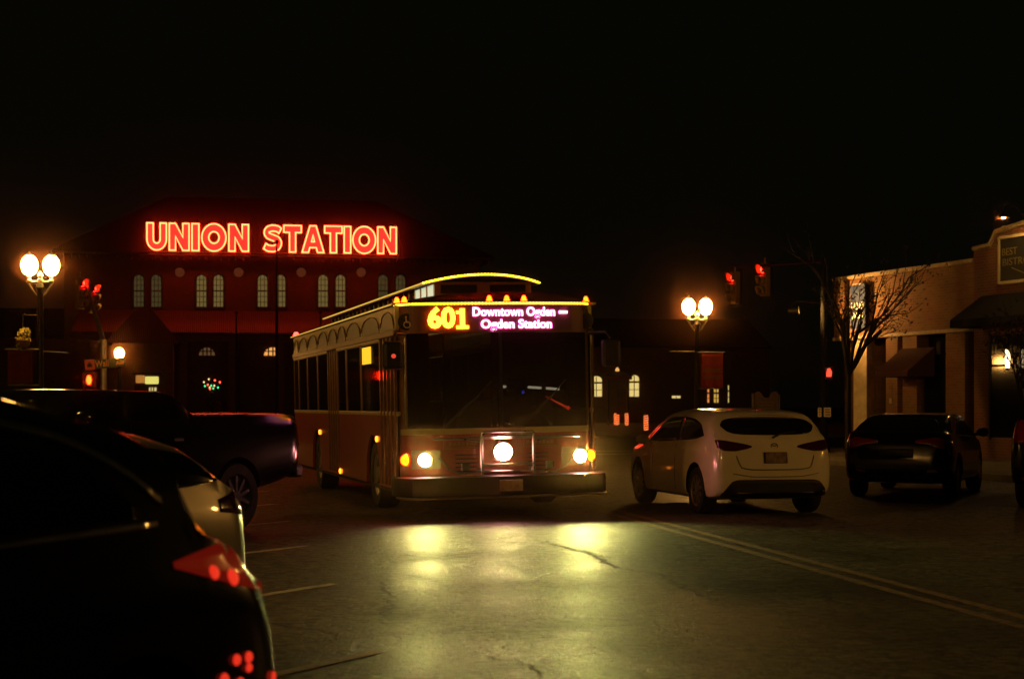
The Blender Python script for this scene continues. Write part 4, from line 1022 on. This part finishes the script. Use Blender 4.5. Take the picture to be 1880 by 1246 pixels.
def banner(label, X, Y, x0_, x1_, z0_, z1_, m, lines, tm, arm=True):
    t = thing('banner', label, 'banner', (X, Y, 0))
    G = []
    for i in range(13):
        a = x0_+(x1_-x0_)*i/12; G.append([(a, .03*math.sin(i*.8)*(1-j/8)+.0, z0_+(z1_-z0_)*j/8) for j in range(9)])
    q = MB(); q.grid(G); o = q.build('cloth', m, t, smooth=True, fix=False); s_ = o.modifiers.new('t', 'SOLIDIFY'); s_.thickness = .006
    for txt, z, sz_, w in lines:
        text_mb(txt, sz_, lambda a, b, d, z=z: ((x0_+x1_)/2+a, -.045-d, z+b), depth=.004, width=w, bold=.002).build('lettering', tm, o)
    if arm:
        r = MB(); s1 = 1 if x1_ > 0 else -1
        r.tube([(0, 0, z1_+.02), (s1*max(abs(x0_), abs(x1_))+s1*.05, 0, z1_+.02)], .014, 8); r.build('banner_rod', STEEL, t); r = MB(); r.tube([(0, 0, z0_-.02), (s1*max(abs(x0_), abs(x1_)), 0, z0_-.02)], .012, 8); r.build('banner_rod', STEEL, t)
    return t
vR = P(1280, 562, 44); BGOLD = mat('banner_gold_print', (.55, .36, .12), .8)
banner('red banner with gold lettering on the lamp pole above the white hatchback', vR.x, vR.y-.12, .10, .66, sz_z0 := H+(HY-712)/F*44, H+(HY-648)/F*44, BANR,
       [('HISTORIC', 2.42, .14, .48), ('25TH STREET', 2.24, .14, .5)], BGOLD)
ra = MB(); ra.tube([(vR.x-.06, vR.y, 2.92), (vR.x-.70, vR.y, 2.92)], .014, 8); props(ra.build('banner_rod', STEEL), 'empty steel banner rod on the lamp pole beyond the white hatchback', 'rod')
vL = P(74, 486, 35)
banner('dim red banner hanging from the twin lamp pole at the left edge', vL.x, vL.y-.12, -.64, -.12, H+(HY-705)/F*35, H+(HY-643)/F*35, mat('dark_red_banner_cloth', (.14, .02, .012), .9, var=.3), [], BGOLD)
ra = MB(); ra.tube([(vL.x+.06, vL.y, 2.63), (vL.x+.58, vL.y, 2.60)], .012, 8); props(ra.build('banner_rod', STEEL), 'empty steel banner rod on the lamp pole at the left edge', 'rod')
# hanging basket
hb = thing('hanging_basket', 'small hanging flower basket lit yellow under the left twin lamp', 'hanging basket', P(42, 622, 34.8))
q = MB(); q.lathe([(.02, -.18), (.1, -.14), (.15, 0), (.14, .02)], (0, 0, -.04), 14); q.build('basket', BWOOD, hb, smooth=True)
q = MB()
for i in range(160):
    a = random.uniform(0, 6.28); z = random.uniform(-.22, .22); r = .15*math.sqrt(max(0, 1-(z/.24)**2))*random.uniform(.5, 1.1); c = Vector((r*math.cos(a)+z*.25, r*math.sin(a), z)); u = Vector((random.gauss(0, 1), random.gauss(0, 1), random.gauss(0, 1))).normalized()*.035; w = u.orthogonal().normalized()*.02
    q.add([c-u, c+w, c+u, c-w], [(0, 1, 2, 3)])
q.build('foliage', mat('yellow_green_leaf', (.6, .52, .10), .7), hb, fix=False)
q = MB(); q.tube([(.0, 0, -.04), (.0, 0, .5), (.32, .2, .5)], .008, 6); q.build('hanger', STEEL, hb)

# ------------------------------------------------------------------ traffic signals
def signal(label, pos, rotz, lit=0, back=True):
    t = thing('traffic_light', label, 'traffic light', pos, rotz, 'red traffic lights over the crossing')
    h = MB(); h.box(-.17, .17, -.02, .18, -.54, .54); hs_ = h.build('housing', mat('signal_housing', (.22, .13, .04), .5), t, bevel=.03)
    if back:
        b = MB(); b.box(-.26, .26, .185, .20, -.64, .64); b.build('backplate', BLACK, t)
    for k in range(3):
        z = .35-.35*k
        l = MB(); l.lathe([(.125, -.022), (.08, -.045), (.002, -.055)], (0, 0, z), 20, 'y'); l.build('lens', RED_SIG if k == lit else DIM_SIG, t, smooth=True)
        G = []
        for i in range(19):
            a = R(-50+280*i/18); ln = .30*(.55+.45*math.sin(a)) if math.sin(a) < 0 else .30
            G.append([(.145*math.cos(a), -.021, z+.145*math.sin(a)), (.145*math.cos(a), -.02-.27*(.62+.38*max(0, math.sin(a))), z+.145*math.sin(a))])
        v = MB(); v.grid(G); o = v.build('visor', mat('signal_visor', (.34, .2, .07), .5), t, smooth=True, fix=False); s_ = o.modifiers.new('t', 'SOLIDIFY'); s_.thickness = .006
    q = MB(); q.tube([(0, .08, .55), (0, .08, .72)], .03, 8); q.build('hanger', STEEL, t)
    return t
signal('red traffic light seen side-on, nearer the twin lamp by the white hatchback', P(1346, 528, 57), R(-62))
signal('red traffic light seen side-on, higher and further right over the white hatchback', P(1401, 514, 55), R(-58))
signal('red traffic light seen side-on, upper one beside the left twin lamp', P(150, 538, 58), R(64), back=False)
signal('red traffic light seen side-on, lower one above the curved mast arm', P(172, 547, 62), R(64), back=False)
# right signal pole with pedestrian signal and small signs
pr = P(1512, 745, 50)
sp_ = thing('signal_pole', 'dark signal mast with two small white signs right of the white hatchback', 'signal pole', (pr.x, pr.y, 0))
m = MB(); m.tube([(0, 0, 0), (0, 0, 3), (0, 0, 5.9)], [.12, .10, .08], 14); m.lathe([(.2, 0), (.2, .3), (.13, .4)], (0, 0, 0), 14); m.build('pole', mat('matt_black_pole', (.008, .008, .007), .8, spec=.1, var=.2), sp_, smooth=True)
a0 = Vector((0, 0, 5.75)); a1 = P(1398, 505, 55.2)-Vector((pr.x, pr.y, 0)); a2 = P(1340, 488, 57.3)-Vector((pr.x, pr.y, 0))
m = MB(); m.tube([a0, a1+Vector((0, 0, .3)), a2], [.07, .055, .04], 10); m.build('mast_arm', BLACK, sp_, smooth=True)
m = MB(); m.box(.02, .26, -.16, .12, 2.28, 2.66); hsg = m.build('pedestrian_signal', BLACK, sp_, bevel=.02)
m = MB(); m.prism([(.06, 2.36), (.2, 2.36), (.22, 2.5), (.16, 2.62), (.08, 2.6), (.05, 2.46)], XZ, -.166, -.161); m.build('red_hand', emis('pedestrian_red', (1.6, .12, .06)), hsg)
for x0_, x1_ in ((-.20, -.09), (-.02, .19)):
    m = MB(); m.box(x0_, x1_, -.16, -.145, 1.18, 1.45); o = m.build('small_sign', mat('white_sign_face', (.62, .56, .42), .5, var=.15), sp_, bevel=.004)
    m = MB()
    for q in range(3): m.box(x0_+.03, x1_-.03, -.166, -.161, 1.23+.075*q, 1.26+.075*q)
    m.build('sign_symbol', mat('dark_red_print', (.16, .03, .02), .6), o)
# left signal pole with street name sign and red pedestrian light
plv = P(190, 745, 45)
sl_ = thing('signal_pole', 'pale signal mast with curved arm beside the single globe lamp', 'signal pole', (plv.x, plv.y, 0))
m = MB(); m.tube([(0, 0, 0), (0, 0, 3.25)], [.11, .085], 14); m.lathe([(.2, 0), (.2, .3), (.12, .4)], (0, 0, 0), 14); m.build('pole', STEEL, sl_, smooth=True)
bb = P(171, 566, 48)-Vector((plv.x, plv.y, 0)); bm_ = P(181, 595, 46.5)-Vector((plv.x, plv.y, 0)); be = P(160, 520, 60)-Vector((plv.x, plv.y, 0))
m = MB(); m.tube([(0, 0, 3.2), bm_, bb, be], [.075, .065, .06, .04], 10); m.box(-.14, .05, -.04, .04, 3.2, 3.235); m.build('mast_arm', STEEL, sl_, smooth=True)
m = MB(); m.box(-.52, -.16, -.18, .1, 1.98, 2.42); h_ = m.build('pedestrian_signal', BLACK, sl_, bevel=.02)
m = MB(); m.lathe([(.075, -.185), (.075, -.20), (.03, -.215), (.001, -.22)], (0, 0, 0), 14, 'y'); m.v = [(v[0]*.9-.34, v[1], v[2]*1.7+2.19) for v in m.v]; m.build('red_lamp', emis('strong_red', (45, .6, .05)), h_, smooth=True)
sn = thing('street_name_sign', 'green street name sign reading Wall Ave with a red emblem panel', 'street sign', (plv.x, plv.y-.14, 2.62), rot=(0, R(-5), 0))
SGREEN = mat('sign_green', (.01, .10, .035), .5); SRED = mat('sign_red_panel', (.75, .14, .06), .5)
m = MB(); m.box(-.44, .62, -.012, .012, -.12, .12); pn = m.build('panel', SGREEN, sn, bevel=.01)
m = MB(); m.box(-.46, -.20, -.018, -.013, -.14, .14); lg = m.build('emblem_panel', SRED, pn)
m = MB(); m.prism([(-.40, -.06), (-.26, -.06), (-.28, .0), (-.33, .06), (-.38, .0)], XZ, -.024, -.019); m.tube([(-.41, -.02, -.022), (-.33, -.02, .085), (-.25, -.02, -.02)], .008, 6); m.build('emblem', BLACK, lg)
TXW = mat('sign_lettering', (.85, .40, .16), .5)
text_mb('Wall', .24, lambda a, b, d: (.0+a, -.02-d, b), depth=.004, width=.36, bold=.004).build('lettering', TXW, pn)
text_mb('Ave', .13, lambda a, b, d: (.47+a, -.02-d, b-.02), depth=.004, width=.2, bold=.003).build('lettering', TXW, pn)

# ------------------------------------------------------------------ right-hand shops
C0 = Vector((10.03, 50, 0)); BAr = math.atan2(-.944, .33)
def bs(px):
    r = (px-940)/F; return (50*r-10.03)/(.33+.944*r)
BRK = brick_mat('shop_brick', (.34, .165, .075), (.26, .12, .055), (.32, .22, .12), 1.0)
BRK2 = brick_mat('dark_shop_brick', (.30, .12, .07), (.24, .09, .05), (.3, .22, .15), 1.0)
SILL = mat('shop_stone', (.45, .36, .24), .75, var=.2)
# local frame: x runs along the front towards the camera, y into the street is negative of the inside
sb = thing('shop_building', 'low brick shop with lit upper wall and square pillars behind the fastback', 'building', C0, BAr)
# local +x = (.33,-.944); local +y = (.944,.33) = into the building
q = MB(); q.box(-.95, 6.2, 0, .35, 3.56, 5.25); q.box(-.95, -.6, .35, 12, 0, 5.25); q.box(-.6, 6.2, 11.6, 12, 0, 5.25); q.build('upper_wall', BRK, sb)
q = MB(); q.box(-1.0, 6.2, -.06, .42, 5.252, 5.36); q.build('parapet_cap', SILL, sb, bevel=.02)
q = MB(); q.box(-.97, 6.2, -.05, .3, 3.46, 3.557); q.build('lintel', SILL, sb, bevel=.01)
M45 = Matrix.Translation((bs(1573), .24, 0)) @ Matrix.Rotation(R(28), 4, 'Z')
q = MB(); q.box(-.22, .22, -.22, .22, .14, 3.455, M45); q.build('pillar', mat('pale_painted_brick', (.82, .68, .42), .7, var=.15, scale=5, bump=.3, bscale=25), sb)
q = MB(); q.box(bs(1627), bs(1648), -.01, .4, .14, 3.455); q.build('pillar', BRK, sb)
q = MB(); q.box(bs(1656), bs(1682), .02, .4, .14, 3.455); q.build('pillar', BRK, sb)
q = MB(); q.box(bs(1735), bs(1770), .02, .4, .14, 3.455); q.build('pillar', BRK, sb)
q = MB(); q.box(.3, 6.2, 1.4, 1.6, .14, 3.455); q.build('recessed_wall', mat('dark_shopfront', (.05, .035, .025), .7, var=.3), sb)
for a_, b_ in ((1588, 1604), (1606, 1622)):
    q = MB(); q.box(bs(a_), bs(b_), .9, .96, .16, 2.1); d_ = q.build('door', mat('brown_door', (.16, .085, .04), .5, var=.3), sb, bevel=.01)
    q = MB(); q.box(bs(b_)-.05, bs(b_)-.02, .85, .9, .95, 1.25); q.build('handle', CHROME, d_)
q = MB(); q.box(bs(1690), bs(1732), .12, .16, .9, 2.9); q.build('shop_window', DGLASS, sb)
q = MB(); q.box(bs(1636)-.07, bs(1636)+.09, -.025, -.012, 1.55, 2.1); nt_ = q.build('wall_notice', mat('dull_notice', (.20, .10, .06), .6, var=.4, scale=20), sb)
q = MB(); q.box(bs(1636)-.05, bs(1636)+.07, -.032, -.026, 1.57, 1.72); q.build('notice_sheet', mat('pale_sheet', (.5, .4, .25), .6), nt_)
aw0, aw1 = bs(1655), bs(1716)
aw = MB(); aw.add([(aw0, -.005, 3.1), (aw1, -.005, 3.1), (aw1, -.85, 2.45), (aw0, -.85, 2.45), (aw0, -.85, 2.3), (aw1, -.85, 2.3), (aw0, -.005, 2.3), (aw1, -.005, 2.3)], [(0, 1, 2, 3), (3, 2, 5, 4), (0, 3, 4, 6), (1, 7, 5, 2)])
props(aw.build('awning', mat('maroon_awning', (.05, .014, .010), .85, var=.2)), 'dark red shed awning over the brick shop doorway', 'awning').matrix_basis = sb.matrix_basis.copy()
ao = bpy.data.objects['awning']; ao.location = C0; ao.rotation_euler = (0, 0, BAr)
# blue projecting banner
bnr = thing('banner', 'blue banner with white letters hanging behind bare branches on the brick shop', 'banner', C0, BAr)
b0, b1 = bs(1572), bs(1599)
q = MB(); q.box(b0, b1, -.20, -.17, 3.75, 5.02); cl_ = q.build('cloth', mat('blue_banner_cloth', (.008, .03, .12), .8, var=.2), bnr, bevel=.004)
WPR = mat('banner_white_print', (.85, .8, .62), .7)
fnb = lambda zc: (lambda a, b, d: ((b0+b1)/2+a, -.206-d, zc+b))
text_mb('LAND', .30, fnb(4.40), depth=.004, width=(b1-b0)*.82, bold=.004).build('lettering', WPR, cl_)
text_mb('INGS', .26, fnb(4.13), depth=.004, width=(b1-b0)*.72, bold=.004).build('lettering', WPR, cl_)
q = MB(); q.tube([(b0+.1, -.185, 5.06), (b1-.1, -.185, 5.06)], .02, 8); q.tube([(b0+.3, -.18, 5.06), (b0+.3, .0, 5.06)], .015, 6); q.tube([(b1-.3, -.18, 5.06), (b1-.3, .0, 5.06)], .015, 6); q.build('banner_rod', STEEL, bnr)
fl_ = thing('added_floodlight', 'small hooded floodlight added to brighten the far corner of the brick shop by the blue banner', 'lamp', C0, BAr)  # floodlight added to brighten the corner wall and pillar
fp = Vector((-.35, -1.75, 4.3)); fn_ = Vector((.50, .86, .02)).normalized(); fq = Vector((0, 0, 1)).rotation_difference(fn_)
q = MB(); q.tube([(-.9, .05, 4.3), (-.95, -.6, 4.6), (-.6, -1.5, 4.6), (-.4, -1.8, 4.42)], .022, 8); q.build('arm', BLACK, fl_, smooth=True)
q = MB(); q.lathe([(.02, -.14), (.10, -.12), (.125, -.02), (.13, .19), (.12, .19), (.115, 0), (.02, -.01)], (0, 0, 0), 20); q.v = [tuple(fq @ Vector(v)+fp) for v in q.v]; q.build('added_floodlight_hood', BLACK, fl_, smooth=True)
q = MB(); q.lathe([(.10, .0), (.08, .012), (.001, .016)], (0, 0, 0.006), 18); q.v = [tuple(fq @ Vector(v)+fp) for v in q.v]; q.build('lens', emis('added_floodlight_lens', (3200, 1450, 330)), fl_, smooth=True)
# nearer taller brick shop
sb2 = thing('shop_building', 'taller dark brick shop with a framed sign at the right edge', 'building', C0, BAr)
e0 = 6.25
q = MB(); q.prism([(e0, 0), (14, 0), (14, 6.3), (8.4, 6.02), (7.25, 5.92), (7.0, 5.6), (e0, 5.55)], XZ, -.03, .4); q.build('front_wall', BRK2, sb2)
q = MB(); q.tube([(e0, -.04, 5.6), (6.98, -.04, 5.64), (7.22, -.04, 5.95), (8.4, -.04, 6.07), (14, -.04, 6.35)], .07, 8); q.build('coping', SILL, sb2, smooth=True)
q = MB(); q.box(e0, 14, .41, 10, 0, 5.5); q.build('rear_walls', BRK2, sb2)
s0 = bs(1840)
q = MB(); q.box(s0+.06, s0+2.2, -.10, -.04, 4.66, 5.72); sgb = q.build('sign_board', mat('black_sign_board', (.012, .014, .014), .5), sb2)
q = MB(); q.box(s0, s0+.055, -.14, -.031, 4.60, 5.78); q.box(s0+.06, s0+2.26, -.14, -.031, 5.725, 5.80); q.box(s0+.06, s0+2.26, -.14, -.031, 4.58, 4.655); q.build('sign_frame', mat('pale_sign_frame', (.55, .48, .28), .5), sgb)
SGT = mat('sign_gold_letters', (.20, .16, .06), .5)
text_mb('BEST', .26, lambda a, b, d: (s0+.12+a, -.105-d, 5.38+b), depth=.006, align='LEFT', width=.62).build('lettering', SGT, sgb)
text_mb('BISTRO', .26, lambda a, b, d: (s0+.14+a, -.105-d, 5.12+b), depth=.006, align='LEFT', width=1.1).build('lettering', SGT, sgb)
q = MB(); q.tube([(s0+.55, -.108, 4.97), (s0+1.05, -.108, 4.80)], .012, 6); q.build('lettering', SGT, sgb)
q = MB(); q.add([(6.6, -.035, 4.35), (12, -.035, 4.35), (12, -1.0, 3.7), (6.6, -1.0, 3.7), (6.6, -1.0, 3.5), (12, -1.0, 3.5), (6.6, -.035, 3.5), (12, -.035, 3.5)], [(0, 1, 2, 3), (3, 2, 5, 4), (0, 3, 4, 6), (1, 7, 5, 2)])
aw2 = q.build('awning', mat('black_awning', (.004, .004, .004), .9)); aw2.location = C0; aw2.rotation_euler = (0, 0, BAr); props(aw2, 'long black awning under the framed sign at the right edge', 'awning')
for k in range(3):
    q = MB(); xa = 7.0+1.7*k; q.box(xa, xa+1.4, -.04, -.032, .7, 3.3); w_ = q.build('shop_window', DGLASS, sb2)
    f = MB(); f.box(xa-.06, xa-.002, -.07, -.031, .64, 3.36); f.box(xa+1.402, xa+1.46, -.07, -.031, .64, 3.36); f.box(xa, xa+1.4, -.07, -.041, 2.5, 2.56); f.build('frame', BLACK, w_)
# sign lamp just beyond the frame on a gooseneck, and wall lantern
gl_ = thing('sign_lamp', 'gooseneck lamp over the framed sign on the taller brick shop', 'lamp', C0, BAr)
q = MB(); q.tube([(s0+1.25, -.03, 6.02), (s0+1.25, -.5, 6.45), (s0+1.25, -.8, 6.4), (s0+1.25, -.85, 6.25)], .02, 8); q.build('arm', BLACK, gl_, smooth=True)
q = MB(); q.lathe([(.04, .12), (.06, .1), (.17, 0), (.165, -.005), (.05, .09)], (s0+1.25, -.86, 6.12), 20); q.build('shade', BLACK, gl_, smooth=True)
q = MB(); q.lathe([(.03, .07), (.05, .03), (.04, -.02), (.002, -.04)], (s0+1.25, -.86, 6.14), 14); q.build('bulb', emis('sign_bulb', (420, 220, 55)), gl_, smooth=True)
vl = bs(1867)
wl = thing('wall_lantern', 'bright narrow wall lantern on the taller brick shop under the awning', 'lantern', C0, BAr)
q = MB(); q.lathe([(.02, -.30), (.05, -.24), (.065, 0), (.05, .22), (.02, .28)], (vl, -.28, 2.68), 14); q.build('lantern_glass', emis('lantern_glass', (5, 3.6, 2)), wl, smooth=True)
q = MB(); q.lathe([(.09, .24), (.05, .34), (.002, .42)], (vl, -.28, 2.68), 14); q.tube([(vl, -.28, 3.05), (vl, -.2, 3.15), (vl, -.03, 3.1)], .015, 8); q.lathe([(.03, -.3), (.06, -.23)], (vl, -.28, 2.68), 14); q.build('lantern_frame', BLACK, wl, smooth=True)

# ------------------------------------------------------------------ bare street trees
BARK = mat('dark_bark', (.014, .010, .007), .9, var=.4, scale=12)
LEAF = mat('dry_leaf', (.03, .017, .008), .7, var=.4, scale=20)
def tree(label, X, Y, spec, seed, lean=(0, 0), leaves=700):
    rnd = random.Random(seed); t = thing('street_tree', label, 'tree', (X, Y, 0), group='thin street trees')
    tr = MB(); cr_ = MB(); tips = []
    def grow(p, d, l, r, depth):
        pts = [p]; q = p.copy(); dd = d.copy()
        for k in range(4):
            dd = (dd+Vector((rnd.gauss(0, .07), rnd.gauss(0, .07), rnd.gauss(.03, .05)))).normalized(); q = q+dd*l/4; pts.append(q.copy())
        (tr if depth == 0 else cr_).tube(pts, [r*(1-.11*k) for k in range(5)], 7)
        if depth >= 2: tips.extend([(pts[2], dd), (pts[3], dd), (pts[4], dd)])
        if depth == 4: return
        for k in range(rnd.choice((2, 3)) if depth else spec['stems']):
            s = pts[rnd.choice((2, 3, 4))] if depth else pts[4]
            ax = dd.cross(Vector((rnd.gauss(0, 1), rnd.gauss(0, 1), rnd.gauss(0, 1)))).normalized()
            nd = (Matrix.Rotation(rnd.uniform(.25, .6) if depth else rnd.uniform(.12, spec['spread']), 3, ax) @ dd).normalized()
            if depth == 0: nd = (nd+Vector((rnd.uniform(.0, .5), 0, 0))).normalized()
            grow(s, nd, l*rnd.uniform(.55, .8) if depth else spec['l1']*rnd.uniform(.8, 1.1), r*(.52 if depth else .62), depth+1)
    grow(Vector((0, 0, .1)), Vector((lean[0], lean[1], 1)).normalized(), spec['l0'], spec['r'], 0)
    tr.build('trunk', BARK, t, smooth=True); ob = cr_.build('branches', BARK, t, smooth=True, fix=False)
    lf = MB()
    for i in range(leaves):
        c, d = rnd.choice(tips); c = c+Vector((rnd.gauss(0, .16), rnd.gauss(0, .16), rnd.gauss(0, .14)))
        u = Vector((rnd.gauss(0, 1), rnd.gauss(0, 1), rnd.gauss(0, 1))).normalized(); w = u.orthogonal().normalized(); s = rnd.uniform(.03, .06)
        lf.add([c-u*s, c+w*s*.5, c+u*s*1.2, c-w*s*.5], [(0, 1, 2, 3)])
    lf.build('crown', LEAF, t, fix=False)
    return t
v = P(1557, 745, 43.5)
tree('thin bare tree with few dry leaves before the lit brick shop wall', v.x, v.y, dict(stems=8, spread=.42, l0=2.2, l1=1.55, r=.09), 21)
v = P(1866, 745, 34)
tree('slim young tree against the wall lantern at the right edge', v.x+.35, v.y, dict(stems=4, spread=.35, l0=1.3, l1=.9, r=.05), 5, leaves=500)
# decorated conifer with small lights in front of the station
vt = P(388, 745, 116)
dt = thing('decorated_tree', 'small dark conifer hung with red and green lights before the station', 'tree', (vt.x, vt.y, 0))
q = MB(); q.tube([(0, 0, 0), (0, 0, 3.4)], [.1, .03], 8); q.build('trunk', BARK, dt)
rnd = random.Random(3); q = MB()
for i in range(900):
    z = rnd.uniform(.4, 3.5); r = (3.6-z)*.36*math.sqrt(rnd.uniform(.1, 1)); a = rnd.uniform(0, 6.28); c = Vector((r*math.cos(a), r*math.sin(a), z)); u = Vector((math.cos(a), math.sin(a), -.5))*.13; w = Vector((-math.sin(a), math.cos(a), 0))*.05
    q.add([c-u, c+w, c+u, c-w], [(0, 1, 2, 3)])
q.build('crown', mat('dark_needles', (.02, .035, .015), .8), dt, fix=False)
for i in range(12):
    px, py = rnd.uniform(369, 410), rnd.uniform(696, 716); v = P(px, py, 115.4)-Vector((vt.x, vt.y, 0))
    q = MB(); q.lathe([(.002, -.07), (.06, -.02), (.06, .03), (.002, .08)], v, 8); q.build('bulb', emis(*(('red_bulb', (4, .35, .15)), ('green_bulb', (.08, 1.6, .5)), ('warm_bulb', (1.6, 1.0, .4)))[i % 3]), dt)
# lit kiosk
vk = P(270, 745, 100)
kk = thing('kiosk', 'small kiosk with a lit yellow fascia and paned window by the single lamp', 'kiosk', (vk.x, vk.y, 0))
q = MB(); q.box(-.75, .75, 0, 1.6, 0, 2.75); q.build('cabin', mat('dark_kiosk', (.03, .028, .02), .7, var=.3), kk)
q = MB(); q.box(-.85, .85, -.1, 1.7, 3.36, 3.46); q.build('roof', BLACK, kk)
q = MB(); q.box(-.12, .66, -.06, .2, 2.80, 3.25); q.build('lit_fascia', emis('yellow_fascia', (.80, .72, .16)), kk, bevel=.06)
q = MB(); q.box(-.66, -.17, -.06, .2, 2.86, 3.32); f_ = q.build('sign_panel', emis('orange_fascia', (.42, .17, .03)), kk, bevel=.03)
q = MB(); q.box(.12, .56, -.03, -.005, 1.5, 2.6); w_ = q.build('window', emis('kiosk_window', (.62, .5, .2)), kk)
q = MB(); q.box(.10, .58, -.06, -.032, 1.7, 1.78); q.box(.10, .58, -.06, -.032, 2.0, 2.1); q.box(.10, .58, -.06, -.032, 2.3, 2.38)
for x in (.25, .4): q.box(x-.03, x+.03, -.058, -.034, 1.5, 2.6)
q.build('frame', BLACK, w_)
# striped posts; an added glow stands in for light on their orange stripes
OR = emis('orange_stripe_glow', (1.5, .30, .07))
def glow_stripe_post(label, px, pyb, w, hh):
    Y = 4650/(pyb-HY); v = P(px, pyb, Y); t = thing('bollard', label, 'bollard', (v.x, v.y, 0), group='posts with orange stripes made to glow')
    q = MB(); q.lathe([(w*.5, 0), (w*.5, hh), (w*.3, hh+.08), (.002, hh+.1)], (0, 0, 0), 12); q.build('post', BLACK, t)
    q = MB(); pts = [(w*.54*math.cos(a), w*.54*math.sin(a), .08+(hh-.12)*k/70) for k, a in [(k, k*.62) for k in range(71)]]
    q.tube(pts, .035, 6); q.build('light_string_or_stripe', OR, t)
glow_stripe_post('thick post with orange stripes made to glow, nearest the trolley headlight', 1132, 783, .32, 1.0)
glow_stripe_post('thin post with orange stripes made to glow, middle one of three', 1150.5, 784, .2, 1.0)
glow_stripe_post('leaning-looking slim post with orange stripes made to glow next to the white hatchback nose', 1186, 794, .2, 1.0)
# small roofed notice board with a lamp
vn = P(1135, 745, 120)
nb = thing('notice_board', 'small roofed notice board with red fascia between lit station windows', 'notice board', (vn.x, vn.y, 0))
q = MB(); q.box(-.95, .95, -.5, .5, 3.38, 3.62); q.build('fascia', mat('red_fascia', (.25, .05, .03), .7), nb)
q = MB(); q.add([(-1.1, -.65, 3.63), (1.1, -.65, 3.63), (1.1, .65, 3.63), (-1.1, .65, 3.63), (-.5, 0, 3.95), (.5, 0, 3.95)], [(0, 1, 5, 4), (1, 2, 5), (2, 3, 4, 5), (3, 0, 4), (0, 3, 2, 1)]); q.build('roof', DTILE, nb)
q = MB(); q.box(-.12, .55, -.1, .1, .9, 2.7); q.build('board', mat('brown_board', (.12, .08, .05), .7, var=.3), nb)
for x in (-.7, .7):
    q = MB(); q.tube([(x, 0, 0), (x, 0, 3.4)], .06); q.build('post', IRON, nb)
q = MB(); q.lathe([(.13, 0), (.15, .1), (.09, .22), (.002, .3)], (-.08, -.3, 3.96), 12); q.build('lamp', emis('dim_lantern', (.9, .45, .12)), nb)
# historical marker
vm_ = P(1407, 745, 60)
hm = thing('monument_sign', 'brown monument sign with a scalloped top behind the white hatchback roof', 'sign', (vm_.x, vm_.y, 0), R(-12))
pts = [(-.42, .5), (.42, .5), (.42, 1.92)]+[(.42-.1*k/4, 1.92+.1*math.sin(math.pi/2*k/4)) for k in range(1, 5)]+[(.22, 2.0)]+[(.17*math.cos(t), 1.93-.14*math.sin(t)) for t in [math.pi*k/10 for k in range(11)]]+[(-.22, 2.0), (-.32, 2.02), (-.42, 1.92)]
q = MB(); q.prism(pts, XZ, -.05, .05); hp = q.build('panel', mat('brown_sign_face', (.16, .09, .05), .6, var=.25), hm, bevel=.01)
q = MB(); q.loop_tube([(a*.93, -.055, .5+(b-.5)*.97+.02) for a, b in pts], .014, 6); q.build('border', GOLD, hp)
q = MB()
for i in range(6): q.box(-.3+.02*(i % 2), .3-.03*(i % 3), -.062, -.054, 1.62-.11*i, 1.655-.11*i)
q.build('inscription', GOLD, hp)
q = MB(); q.box(-.52, -.43, -.08, .08, 0, 1.95); q.build('post', BWOOD, hm, bevel=.01)
q = MB(); q.box(.43, .48, -.06, .06, 0, 1.9); q.build('post', BWOOD, hm, bevel=.01)

# ------------------------------------------------------------------ night air: thin volume added to put halos round the lamps
hzm = bpy.data.materials.new('lamp_halo_haze'); hzm.use_nodes = True
hn = hzm.node_tree; hn.nodes.remove(hn.nodes['Principled BSDF'])
pv = hn.nodes.new('ShaderNodeVolumePrincipled'); pv.inputs['Color'].default_value = (.95, .44, .27, 1); pv.inputs['Density'].default_value = .0007; pv.inputs['Anisotropy'].default_value = .9965
hn.links.new(pv.outputs['Volume'], hn.nodes['Material Output'].inputs['Volume'])
q = MB(); q.box(-950, 950, -350, 1550, -1.2, 30); props(q.build('halo_haze', hzm), kind='stuff')
# ------------------------------------------------------------------ world, camera
w = bpy.data.worlds.new('World'); S.world = w; w.use_nodes = True
nt = w.node_tree; bg = nt.nodes['Background']; sky = nt.nodes.new('ShaderNodeTexSky'); sky.sky_type = 'NISHITA'
sky.sun_disc = False; sky.sun_elevation = R(-6); sky.sun_rotation = R(200)
bg2 = nt.nodes.new('ShaderNodeBackground'); bg2.inputs['Color'].default_value = (1, 1.08, .5, 1); bg2.inputs['Strength'].default_value = .0015
ad = nt.nodes.new('ShaderNodeAddShader'); nt.links.new(bg.outputs[0], ad.inputs[0]); nt.links.new(bg2.outputs[0], ad.inputs[1]); nt.links.new(ad.outputs[0], nt.nodes['World Output'].inputs['Surface'])
nt.links.new(sky.outputs['Color'], bg.inputs['Color']); bg.inputs['Strength'].default_value = .004
cd = bpy.data.cameras.new('camera'); cam = bpy.data.objects.new('camera', cd); COL.objects.link(cam)
cam.location = (0, 0, H); cam.rotation_euler = (R(90), 0, 0)
cd.sensor_width = 36; cd.lens = F/1880*36; cd.shift_y = 122/1880; cd.clip_end = 3000; cd.clip_start = .05
cd.dof.use_dof = True; cd.dof.focus_distance = 24; cd.dof.aperture_fstop = 3.4
S.camera = cam
S.view_settings.view_transform = 'Standard'; S.view_settings.look = 'None'; S.view_settings.exposure = 0; S.view_settings.gamma = 1
S.render.engine = 'CYCLES'
cy = S.cycles
cy.max_bounces = 5; cy.diffuse_bounces = 2; cy.glossy_bounces = 3; cy.transmission_bounces = 2; cy.transparent_max_bounces = 12
cy.sample_clamp_indirect = 0; cy.use_light_tree = True; cy.caustics_reflective = False; cy.caustics_refractive = False
cy.use_denoising = True; cy.use_adaptive_sampling = False
